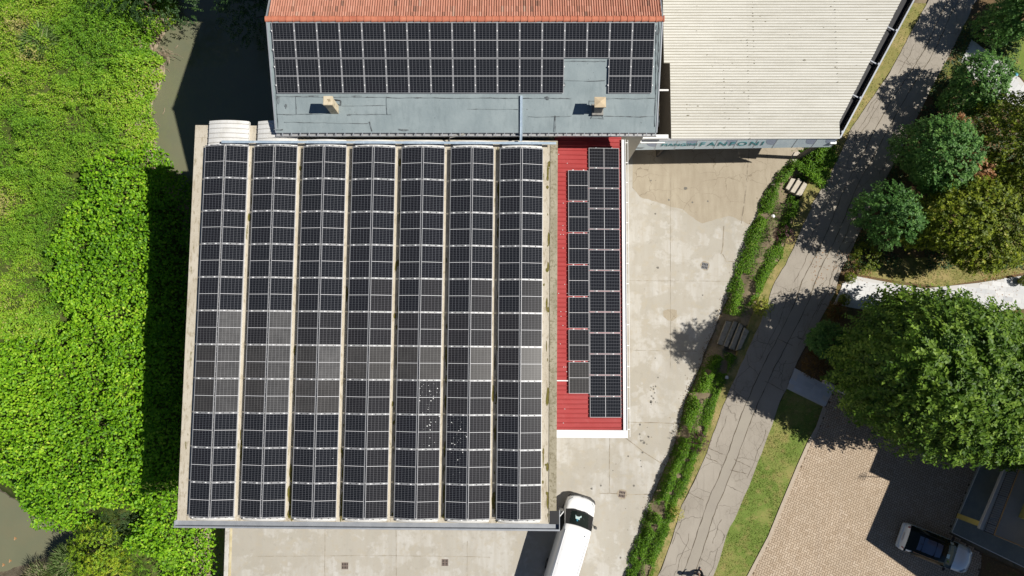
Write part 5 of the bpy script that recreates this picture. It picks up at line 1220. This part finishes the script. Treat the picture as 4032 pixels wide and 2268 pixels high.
z = canopy(x, y) - lay * rng.uniform(.4, .9, len(x)) + rng.normal(0, .15, len(x)) - np.clip(.42 - hole, 0, 1) * 4.5 - 2.2 * np.clip(.44 - vnoise(x, y, 2.6, 33), 0, 1)
n = len(x); print('knotweed', n)
nor = np.stack([rng.normal(.10, .46, n), rng.normal(-.05, .46, n), np.ones(n)], 1)
ang = rng.uniform(0, 2 * PI, n); cl_ = vnoise(x, y, .9, 30) * 6.28 * 2; ang = np.where(rng.random(n) < .55, cl_ + rng.normal(0, .5, n), ang)
fw = np.stack([np.cos(ang), np.sin(ang), rng.normal(-.25, .2, n)], 1)
sz = rng.uniform(.12, .23, n); ti = np.clip(rng.normal(.42, .22, n) + (fnoise(x, y, .35, 12) - .5) * .5 - .06 * lay, 0, 1)  # lower layers tinted darker, painting the shade of the gaps
leaf_mesh('knotweed_thicket', np.stack([x, y, z], 1), nor, fw, sz, sz * .68, ti, G['knot'], 'hex')
tag(bpy.data.objects['knotweed_thicket'], kind='stuff')
# stems showing in the gaps
mb = MB()
for _ in range(420):
    i = random.randrange(n); zz = float(canopy(x[i:i + 1], y[i:i + 1])[0]); mb.tube([(x[i], y[i], zz - 2.2), (x[i] + random.uniform(-.3, .3), y[i] + random.uniform(-.3, .3), zz - .25)], .014, 4, False)
tag(mb.build('knotweed_stems', M['bark']), kind='stuff')
# fine-leaved meadow
def meadow_top(x, y):
    return land_z(x, y).clip(-2.3, 1) * .6 + .95 + 1.9 * (fnoise(x, y, .5, 14) - .5) + .9 * (vnoise(x + y * .5, y - x * .3, 1.5, 15) - .5) + .9 * (vnoise(x + y * .6, (y - x * .4) * 1.8, 2.4, 16) - .5) - np.clip(.8 - land_sd(x, y), 0, 1) * .8
x, y = scatter(-46, -20, -12, 27, 640000)
ok = ~inside(x + (vnoise(x, y, 1.3, 61) - .5) * 1.5, y + (vnoise(x, y, 1.3, 62) - .5) * 1.5, knot) & (land_sd(x, y) > np.where((y > 11) & (y < 21.2), -.45, -.2) + .7 * (fnoise(x, y, .9, 63) - .5)); x, y = x[ok], y[ok]
pxx, pyy = px_of(x, y, 1.0); ok = (pxx > -130) & (pyy > -130) & (pyy < 1700); x, y, pxx, pyy = x[ok], y[ok], pxx[ok], pyy[ok]
n = len(x)
bare = (fnoise(x, y, .8, 41) < .27) & (rng.random(n) < .6)
dirt = (np.hypot((pxx - 628) / 50, (pyy - 205) / 62) < 1) | (np.hypot(pxx - 625, pyy - 270) < 22) | ((np.hypot(pxx - 590, pyy - 400) < 20))
ok = ~bare & ~dirt & (rng.random(n) < .85); x, y, pxx, pyy = x[ok], y[ok], pxx[ok], pyy[ok]; n = len(x); print('meadow', n)
lay = rng.random(n)
z = meadow_top(x, y) - lay ** 1.4 * .65 + rng.normal(0, .09, n)
big = np.clip((fnoise(x, y, .3, 44) - .45) * 5, 0, 1); right = np.clip((pxx - 330) / 200, 0, 1); right2 = np.maximum(right, np.clip((pyy - 1200) / 100, 0, 1))
sz = rng.uniform(.10, .18, n) * (1 + .25 * right2); wd = sz * (.34 + .18 * right2)
ang = vnoise(x, y, 1.4, 50) * 12 + rng.normal(0, .9, n)
nor = np.stack([rng.normal(.08, .6, n), rng.normal(0, .6, n), np.ones(n)], 1); fw = np.stack([np.cos(ang), np.sin(ang), rng.normal(.05, .4, n)], 1)
dry = np.exp(-(((pxx - 75) / 55) ** 2 + ((pyy - 105) / 35) ** 2)) + np.exp(-(((pxx - 130) / 40) ** 2 + ((pyy - 225) / 22) ** 2)) + .8 * np.exp(-(((pxx - 15) / 45) ** 2 + ((pyy - 790) / 55) ** 2)) + .5 * np.exp(-(((pxx - 120) / 50) ** 2 + ((pyy - 1060) / 40) ** 2))
yel = np.clip((fnoise(x, y, .28, 60) - .48) * 3, -.3, .5) + np.clip((200 - pxx) / 700, 0, .2) * (pyy > 700)
ti = np.clip(rng.normal(.44, .17, n) + yel * .55 + dry * .55, 0, 1)
P_ = np.stack([x, y, z], 1)
leaf_mesh('meadow', P_, nor, fw, sz, wd, ti, G['meadow'], 'quad'); tag(bpy.data.objects['meadow'], kind='stuff')
def clump(name, px, py, zt, rad, n, L, wd, m, label, cat, shape='blade', upz=.6, bias=0, lean=(0, 0)):
    c = at(px, py, zt); g = float(gz(c.x, c.y)); e = empty(name, (c.x, c.y, g)); tag(e, label, cat)
    r = rad * np.sqrt(rng.random(n)); a = rng.uniform(0, 2 * PI, n)
    pos = np.stack([r * np.cos(a), r * np.sin(a), np.full(n, zt - g - L * .5) + rng.normal(0, .1, n) - (r / rad) ** 2 * .3], 1)
    fw = np.stack([np.cos(a) * r / rad + rng.normal(0, .35, n) + lean[0], np.sin(a) * r / rad + rng.normal(0, .35, n) + lean[1], np.full(n, upz)], 1)
    nor = np.stack([rng.normal(0, .5, n), rng.normal(0, .5, n), np.ones(n)], 1); s = L * rng.uniform(.6, 1.2, n)
    leaf_mesh('foliage', pos, nor, fw, s, np.full(n, wd), np.clip(rng.normal(.5, .22, n) + bias, 0, 1), m, shape, e)
    mb = MB()
    for k in range(7): t = k * .9; mb.tube([(0, 0, -.1), (rad * .3 * math.cos(t), rad * .3 * math.sin(t), max(.2, zt - g - .2))], .02, 5, False)
    mb.build('stem', M['bark'], e); return e
clump('grass_tussock', 132, 150, 1.7, .85, 900, .8, .035, G['reed'], 'blue-green grass tussock in the upper left of the meadow', 'grass')
clump('reed_clump', 262, 2232, 0.0, 1.1, 2600, .62, .02, G['reed'], 'fresh green reeds leaning over the murky water at lower left', 'reeds', bias=.12, lean=(-.15, -.1))
clump('reed_clump', 135, 2290, -.6, .9, 500, .55, .018, G['reed'], 'sparse greyish reeds in the bottom left corner water', 'reeds', bias=.35, lean=(-.5, .2))
def shrub(name, px, py, z0, h, rad, label, cat, m, n, sprig, leaf, nleaf, bias=0, gz_=None, **k):
    g = float(gz(*at(px, py, z0)[:2])) if gz_ is None else gz_
    c = at(px, py, g + h * .6); e = empty(name, (c.x, c.y, g)); tag(e, label, cat)
    mb = MB()
    for q in range(5): t = q * 1.3; mb.tube([(0, 0, -.1), (rad * .35 * math.cos(t), rad * .35 * math.sin(t), h * .6)], .022, 5, False, 0, .008)
    mb.build('stem', M['bark'], e); crown('crown', e, (0, 0, h * .55), (rad, rad, h * .48), n, sprig, leaf, nleaf, m, bias=bias, **k); return e
shrub('yellow_green_shrub', 370, 2160, 1.5, 3.2, 1.35, 'yellow-green bushy shrub below the leafy thicket at lower left', 'shrub', G['yellowshrub'], 420, .45, .10, 9)
shrub('yellow_green_shrub', 410, 2260, 1.0, 2.6, 1.2, 'bright yellow leaved shrub cut by the bottom edge', 'shrub', G['yellowshrub'], 380, .4, .09, 9, bias=.25)
shrub('willow_shrub', 590, 2225, 1.2, 2.8, 1.5, 'fine grey-green willow shrub between the yellow shrub and thicket', 'shrub', G['meadow'], 380, .55, .12, 10, bias=-.1, wr=.25)
shrub('dark_shrub', 455, 2060, .4, 2.0, 1.0, 'dark feathery shrub in the shady notch of the thicket', 'shrub', G['darkg'], 220, .45, .11, 9, bias=.35, wr=.3)
shrub('nettle_patch', 615, 690, .4, 1.6, .8, 'small leafy bush overhanging the sunlit water edge', 'shrub', G['knot'], 120, .35, .13, 7)
# bank debris
e = empty('driftwood_pile', at(648, 222, -2.3)); tag(e, 'tangle of dry driftwood branches caught on the muddy river bank', 'driftwood')
for k in range(44):
    a = random.uniform(-.5, 1.2) + (PI if random.random() < .3 else 0); L_ = random.uniform(.35, 1.0); x_, y_ = random.gauss(-.1, .28), random.gauss(0, .28); z_ = random.uniform(.05, .4)
    if k % 11 == 0: mb = MB()
    mb.tube([(x_, y_, z_), (x_ + L_ * .5 * math.cos(a), y_ - L_ * .5 * math.sin(a), z_ + random.uniform(0, .15)), (x_ + L_ * math.cos(a + .3), y_ - L_ * math.sin(a + .3), z_ + random.uniform(-.1, .1))], random.uniform(.008, .022), 5, False)
    if k % 11 == 10: mb.build('branch', M['twig'], e)
for i, (px, py, L_, a) in enumerate(((668, 283, .45, 2.2), (640, 450, .5, 1.0), (612, 470, .6, -1.2), (690, 190, .3, .6))):
    c = at(px, py, ZW + .03); o = MB().tube([(0, 0, 0), (L_ * .5 * math.cos(a), L_ * .5 * math.sin(a), .03), (L_ * math.cos(a + .3), L_ * math.sin(a + .3), 0)], .022, 5).build('dead_branch', M['twig']); o.location = c
    tag(o, ['short dead branch floating below the driftwood pile', 'forked dead stick at the bank edge below the driftwood', 'thin dead twig touching the shallow bank water', 'small twig floating right of the driftwood pile'][i], 'branch')
for px, py, i in ((60, 2120, 0), (14, 2224, 1), (40, 2208, 2)):
    c = at(px, py, ZW + .015); o = leaf_mesh('floating_leaf', np.array([[0, 0, 0.]] * 3), np.array([[.2, .1, 1]] * 3), np.array([[1, 0, 0], [-.5, .8, 0], [-.4, -.9, .1]]), np.array([.16, .13, .15]), .1, np.array([.5, .7, .9]), G['rust'], 'hex'); o.location = c
    tag(o, ['orange dead leaf floating mid water at lower left', 'orange dead leaf floating against the left frame edge', 'pale dead leaf floating near the reeds'][i], 'leaf')
# trees over the water in the shade
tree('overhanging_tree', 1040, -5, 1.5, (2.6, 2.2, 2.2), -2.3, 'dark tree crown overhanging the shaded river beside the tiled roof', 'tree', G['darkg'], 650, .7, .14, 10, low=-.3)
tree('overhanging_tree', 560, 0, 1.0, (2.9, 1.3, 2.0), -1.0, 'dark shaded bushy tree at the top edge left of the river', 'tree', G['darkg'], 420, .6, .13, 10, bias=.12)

# ------------------------------------------------------------------ planted bank between yard and road
step_polys = [[tuple(at(a, b, .4)[:2]) for a, b in q] for q in (((3114, 698), (3183, 727), (3156, 773), (3092, 742)), ((2862, 1260), (2952, 1304), (2916, 1376), (2824, 1354)))]
def row_cover(line, hw, n, h, mm, nm, ln, shp='quad'):
    P = [at(x, y, .45) for x, y in line]; seg = [(P[i], P[i + 1]) for i in range(len(P) - 1)]; Ls = np.array([(b - a).length for a, b in seg]); pr = Ls / Ls.sum()
    i = rng.choice(len(seg), n, p=pr); t = rng.random(n); A = np.array([s[0] for s in seg]); B = np.array([s[1] for s in seg])
    p = A[i] + (B[i] - A[i]) * t[:, None]; d = B[i] - A[i]; nn = nrmz(np.stack([d[:, 1], -d[:, 0], 0 * d[:, 0]], 1))
    s = rng.normal(0, .5, n); lum = .55 + .8 * vnoise(p[:, 0], p[:, 1], 1.3, 70); x = p[:, 0] + nn[:, 0] * s * hw * lum; y = p[:, 1] + nn[:, 1] * s * hw * lum
    ok = vnoise(x, y, 1.9, 71) > .24
    for q in step_polys: ok &= ~(inside(x, y, q) | (pdist(x, y, q) < .12))
    ok = ok; x, y, s = x[ok], y[ok], s[ok]; n = len(x)
    z = gz(x, y) + h * np.clip(1 - s * s * .8, .1, 1) * (.45 + .9 * fnoise(x, y, 1.2, 72)) * rng.uniform(.35, 1.0, n)
    ang = rng.uniform(0, 2 * PI, n); sz = ln * rng.uniform(.6, 1.3, n)
    return np.stack([x, y, z], 1), np.stack([rng.normal(.1, .5, n), rng.normal(0, .5, n), np.ones(n)], 1), np.stack([np.cos(ang), np.sin(ang), rng.normal(.2, .4, n)], 1), sz, np.clip(rng.normal(.45, .2, n) + .5 * (fnoise(x, y, .9, 73) - .5), 0, 1)
left = [(3150, 640), (3118, 665), (3087, 701), (3035, 774), (3003, 860), (2969, 937), (2939, 1031), (2905, 1108), (2897, 1168), (2880, 1240)]
left2 = [(2832, 1405), (2795, 1450), (2772, 1505), (2746, 1569), (2718, 1625), (2700, 1698), (2697, 1742), (2668, 1806), (2640, 1870), (2618, 1930), (2588, 2012), (2566, 2059), (2532, 2140), (2503, 2213), (2480, 2290), (2450, 2400)]
right_ = [(3132, 765), (3116, 834), (3090, 881), (3066, 971), (3035, 1031), (2996, 1095), (2970, 1150), (2935, 1200)]
right2 = [(2880, 1395), (2850, 1450), (2826, 1514), (2803, 1578), (2783, 1646), (2756, 1720), (2728, 1790), (2690, 1890), (2655, 1980), (2618, 2080), (2580, 2161), (2553, 2239), (2520, 2350)]
corner = [(3245, 560), (3225, 600), (3215, 650), (3200, 690), (3185, 715)]
parts = [row_cover(left, .50, 12000, .65, None, None, .10), row_cover(left2, .50, 22000, .65, None, None, .10), row_cover(right_, .42, 9000, .42, None, None, .095), row_cover(right2, .40, 15000, .36, None, None, .09), row_cover([(3060, 800), (3000, 960), (2950, 1120), (2905, 1230)], .9, 2600, .18, None, None, .07), row_cover([(2800, 1500), (2750, 1650), (2690, 1820), (2600, 2060), (2530, 2260)], .9, 5500, .18, None, None, .07), row_cover(corner, 1.05, 6500, .55, None, None, .14)]
p, no, f, s, t = [np.concatenate(a) for a in zip(*parts)]
leaf_mesh('ground_cover', p, no, f, s, s * .5, t, G['hedge'], 'quad'); tag(bpy.data.objects['ground_cover'], kind='stuff')
# grass blades on verge and lawns
def blades(poly, n, z0, m, L=.075, dens=None):
    P = [(p[0], p[1]) for p in poly]; xs_ = [p[0] for p in P]; ys_ = [p[1] for p in P]
    x, y = scatter(min(xs_), max(xs_), max(min(ys_), -18), min(max(ys_), 26), n); ok = inside(x, y, P); x, y = x[ok], y[ok]
    k = fnoise(x, y, 1.1, 80); ok = rng.random(len(x)) < np.clip((k - .22) * 3, .05, 1); x, y, k = x[ok], y[ok], k[ok]; n = len(x)
    a = rng.uniform(0, 2 * PI, n); sz = L * rng.uniform(.6, 1.5, n)
    return np.stack([x, y, np.full(n, z0)], 1), np.stack([np.cos(a + 1), np.sin(a + 1), np.full(n, .6)], 1), np.stack([np.cos(a), np.sin(a), rng.uniform(.3, 1.2, n)], 1), sz, np.clip(rng.normal(.5, .2, n) - (k - .5) * 1.6, 0, 1)
gr = [blades([(p.x, p.y) for p in vl] + [(p.x, p.y) for p in reversed(rw[1:])], 90000, .56, None), blades([(re[10].x, re[10].y)] + lawn_pts, 60000, .572, None, .065), blades([(p.x, p.y) for p in gl], 16000, .576, None)]
p, no, f, s, t = [np.concatenate(a) for a in zip(*gr)]
leaf_mesh('grass', p, no, f, s, s * .28, t, G['grass'], 'quad'); tag(bpy.data.objects['grass'], kind='stuff')
# dirt and leaf litter washed along the yard edge
x = []; y = []
for q in range(1500):
    k = random.random(); yy_ = -19 + 30 * k; x.append(float(xat(bank, yy_)) - abs(random.gauss(0, .22)) + .1); y.append(yy_)
x = np.array(x); y = np.array(y); n = len(x); a = rng.uniform(0, 2 * PI, n)
leaf_mesh('leaf_litter', np.stack([x, y, np.full(n, .012)], 1), np.stack([rng.normal(0, .2, n), rng.normal(0, .2, n), np.ones(n)], 1), np.stack([np.cos(a), np.sin(a), 0 * a], 1), rng.uniform(.04, .10, n), .045, rng.random(n), G['brown'], 'quad'); tag(bpy.data.objects['leaf_litter'], kind='stuff')
# fallen leaves on garden soil
x, y = scatter(20, 34, -6, 8, 9000); ok = fnoise(x, y, .6, 90) > .5; x, y = x[ok], y[ok]; n = len(x); a = rng.uniform(0, 2 * PI, n)
leaf_mesh('fallen_leaves', np.stack([x, y, np.full(n, .60)], 1), np.stack([rng.normal(0, .3, n), rng.normal(0, .3, n), np.ones(n)], 1), np.stack([np.cos(a), np.sin(a), 0 * a], 1), rng.uniform(.06, .13, n), .06, rng.random(n), G['rust'], 'quad'); tag(bpy.data.objects['fallen_leaves'], kind='stuff')

x, y = scatter(21.5, 35, 3.5, 22, 26000); ok = inside(x, y, gard) & (fnoise(x, y, .5, 95) > .42) & ~inside(x, y, walk) & ~inside(x, y, walk2) & (y > at(3600, 1060, ZR).y); x, y = x[ok], y[ok]; n = len(x); a = rng.uniform(0, 2 * PI, n)
leaf_mesh('shade_leaf_carpet', np.stack([x, y, .58 + rng.uniform(0, .32, n)], 1), np.stack([rng.normal(0, .4, n), rng.normal(0, .4, n), np.ones(n)], 1), np.stack([np.cos(a), np.sin(a), 0 * a], 1), rng.uniform(.09, .17, n), .10, rng.random(n), G['darkg'], 'quad'); tag(bpy.data.objects['shade_leaf_carpet'], kind='stuff')  # dark leaf cover added under the trees, their deep shade in its colour

# ------------------------------------------------------------------ shrubs and trees, right-hand side
shrub('purple_shrub', 3085, 926, .5, 1.1, .50, 'small purple-leaved shrub on the bank below the short steps', 'shrub', G['purple'], 80, .3, .07, 8)
shrub('purple_shrub', 2752, 1742, .5, 1.2, .52, 'small purple-leaved shrub on the bank right of the red annexe', 'shrub', G['purple'], 80, .3, .07, 8)
shrub('yellow_flower_bush', 2664, 2024, .5, .8, .36, 'small pale yellow flowering bush on the bank right of the van', 'shrub', G['paleyellow'], 70, .2, .06, 8)
shrub('young_bush', 3000, 1208, .55, 1.3, .5, 'small yellow-green bush at the road edge above the longer steps', 'shrub', G['olive'], 60, .32, .1, 8, bias=.35)
tree('garden_tree', 4040, 60, 3.2, (2.0, 1.7, 2.4), ZR, 'round bluish-green garden tree in the top right corner', 'tree', G['blue'], 1500, .55, .15, 12)
tree('garden_tree', 3830, 350, 3.0, (1.5, 1.5, 2.0), ZR, 'round green garden tree beside the pale path, below the top right corner', 'tree', G['blue'], 1150, .45, .14, 12, bias=.08)
tree('garden_tree', 3665, 640, 3.6, (1.8, 1.85, 2.7), ZR, 'broad bluish-green garden tree beside the orange bush', 'tree', G['blue'], 1500, .55, .15, 12, bias=.03)
tree('garden_tree', 3475, 855, 3.6, (1.3, 1.45, 2.7), ZR, 'narrow dark green garden tree nearest the road, left of the olive tree', 'tree', G['blue'], 750, .5, .14, 12, bias=-.1)
tree('olive_green_tree', 3800, 895, 3.9, (3.1, 2.1, 2.7), ZR, 'large yellow-olive leaved tree between the orange bush and the big tree', 'tree', G['olive'], 2500, .6, .16, 12)
tree('olive_green_tree', 4040, 610, 4.2, (2.7, 3.2, 3.0), ZR, 'dark olive tree at the right edge behind the bluish-green garden tree', 'tree', G['olive'], 1900, .6, .16, 12, bias=-.12)
bc = at(3660, 1478, 7.0); bt = empty('big_broadleaf_tree', (bc.x, bc.y, ZR)); tag(bt, 'huge broadleaf tree with feathery branches shading road and brick paving', 'tree')
trunk(bt, 6.0, .34, 8, 3.0)
def blob(px, py, z, rx, ry, rz, n): c = at(px, py, z); return ((c.x - bc.x, c.y - bc.y, z - ZR), (rx, ry, rz), n)
crown_lobes('crown', bt, [blob(3680, 1450, 6.8, 3.4, 2.9, 4.4, 1518), blob(3510, 1450, 4.8, 2.2, 2.3, 3.2, 693), blob(3860, 1500, 6.0, 3.2, 3.1, 4.0, 990), blob(3610, 1275, 4.7, 2.0, 1.4, 3.0, 343), blob(3745, 1645, 5.2, 2.7, 1.7, 3.2, 627), blob(3600, 1400, 9.6, 1.25, 1.2, 2.7, 217), blob(3540, 1570, 4.3, 1.7, 1.5, 2.6, 343), blob(3780, 1330, 5.0, 2.2, 1.5, 3.2, 369), blob(4030, 1440, 5.2, 2.4, 2.2, 3.2, 462)],
            1.45, .24, 20, G['big'], lump=.32, lumps=11, droop=.4, fill=.22, low=-.3)
tree('side_tree', 3985, 1680, 4.2, (2.8, 1.6, 3.0), ZR, 'lower darker broadleaf tree at the right edge above the house', 'tree', G['big'], 1500, .85, .22, 13, bias=-.2)
shrub('conifer_bush', 3262, 1345, .6, 2.0, 1.0, 'dense blue-green conifer bush at the left foot of the big tree', 'shrub', G['blue'], 700, .3, .12, 10, gz_=ZR)
shrub('brown_bush', 3296, 1226, .6, .8, .5, 'rusty brown bush below the pale path near the road', 'shrub', G['brown'], 160, .25, .08, 8, gz_=ZR)
shrub('brown_bush', 3214, 1438, .6, .9, .72, 'rusty brown bush beside the entrance slab in deep shade', 'shrub', G['brown'], 170, .25, .08, 8, gz_=ZR, bias=-.1)
shrub('brown_bush', 3730, 1738, .6, .8, .65, 'rusty brown bush below the big tree next to the red barrier', 'shrub', G['brown'], 150, .25, .08, 8, gz_=ZR, bias=.1)
shrub('olive_bush', 3415, 1015, .6, 1.3, .9, 'low olive bush at the garden corner above the potted ball', 'shrub', G['olive'], 240, .28, .09, 8, gz_=ZR, bias=-.15)
tree('orange_tree', 3826, 682, 4.9, (.75, .85, 1.0), ZR, 'orange dried-out small tree beside the bluish-green tree', 'tree', G['rust'], 240, .4, .14, 9, bias=.12, tr=.06)
tree('orange_tree', 3788, 487, 4.3, (.5, .5, .8), ZR, 'smaller pale orange tree top between the two upper garden trees', 'tree', G['rust'], 120, .32, .12, 9, bias=.25, tr=.05)
def potted(px, py, label, r=.30):
    c = at(px, py, ZR + .4); e = empty('potted_plant', (c.x, c.y, ZR + .01)); tag(e, label, 'potted plant', 'round plants in pots by the pale path')
    mb = MB(); mb.tube([(0, 0, 0), (0, 0, .15), (0, 0, .34)], .17, 12, True, 0, .23); mb.build('pot', M['pot'], e)
    crown('foliage', e, (0, 0, .52), (r, r, r * .85), 220, .09, .055, 7, G['olive'], fill=.2)
potted(3346, 1094, 'sunlit round plant in a pot at the upper road end of the path'); potted(3322, 1180, 'shaded round plant in a pot at the lower road end of the path'); potted(4030, 1105, 'round plant in a pot cut by the right frame edge')
# red and white barrier pieces and the low garden wall below the big tree
def barrier(pts, z, label, cols):
    a = at(*pts[0], z); e = empty('barrier', (a.x, a.y, ZR)); tag(e, label, 'barrier', 'red barriers on the brick paving')
    q = [at(x, y, z) - Vector((a.x, a.y, ZR)) for x, y in pts]
    for k in range(len(q) - 1):
        MB().tube([q[k], q[k + 1]], .03, 6).build('rail', M[cols[k]], e)
    for k in (0, len(q) - 1): MB().tube([(q[k].x, q[k].y, 0), q[k]], .028, 6).build('post', M[cols[0]], e)
barrier(((3494, 1702), (3532, 1712), (3590, 1731), (3645, 1756)), 1.4, 'long red and white barrier rail under the big tree edge', ['redpaint', 'redpaint', 'white'])
barrier(((3678, 1789), (3726, 1789), (3750, 1798)), 1.2, 'short red barrier rail in the house shade', ['redpaint', 'redpaint'])
gw = [at(x, y, 1.15) for x, y in ((3252, 1503), (3375, 1570), (3560, 1665), (3760, 1735), (3835, 1772), (3868, 1800))]
o0 = gw[0].copy(); e = empty('garden_wall', (o0.x, o0.y, ZR)); tag(e, 'low pale garden wall half hidden under the big tree crown', 'wall')
pts = [Vector((p.x - o0.x, p.y - o0.y)) for p in gw]; mb = MB()
for k in range(len(pts) - 1):
    d = (pts[k + 1] - pts[k]).normalized(); n_ = Vector((-d.y, d.x)) * .09; mb.prism([pts[k] - n_, pts[k + 1] - n_, pts[k + 1] + n_, pts[k] + n_], -.1, .55 - .002 * k)
mb.build('wall_course', M['retain'], e)
# litter: white scrap and blue scrap seen on the bank and lawn
for px, py, col, lab, nm in ((3045, 850, 'white', 'crumpled white scrap between the two green rows on the bank', 'litter'), (4003, 293, 'blue', 'small blue scrap lying on the grass by the pale path', 'litter'), (2862, 1486, 'plate', 'pale grey stone block on the shaded bank below the longer steps', 'stone')):
    c = at(px, py, .75); bm = bmesh.new(); bmesh.ops.create_icosphere(bm, subdivisions=2, radius=.11)
    for v in bm.verts: v.co *= random.uniform(.7, 1.25); v.co.z *= .5
    me = bpy.data.meshes.new(nm); bm.to_mesh(me); bm.free(); o = link(nm, me, None, M[col]); o.location = c; tag(o, lab, nm)
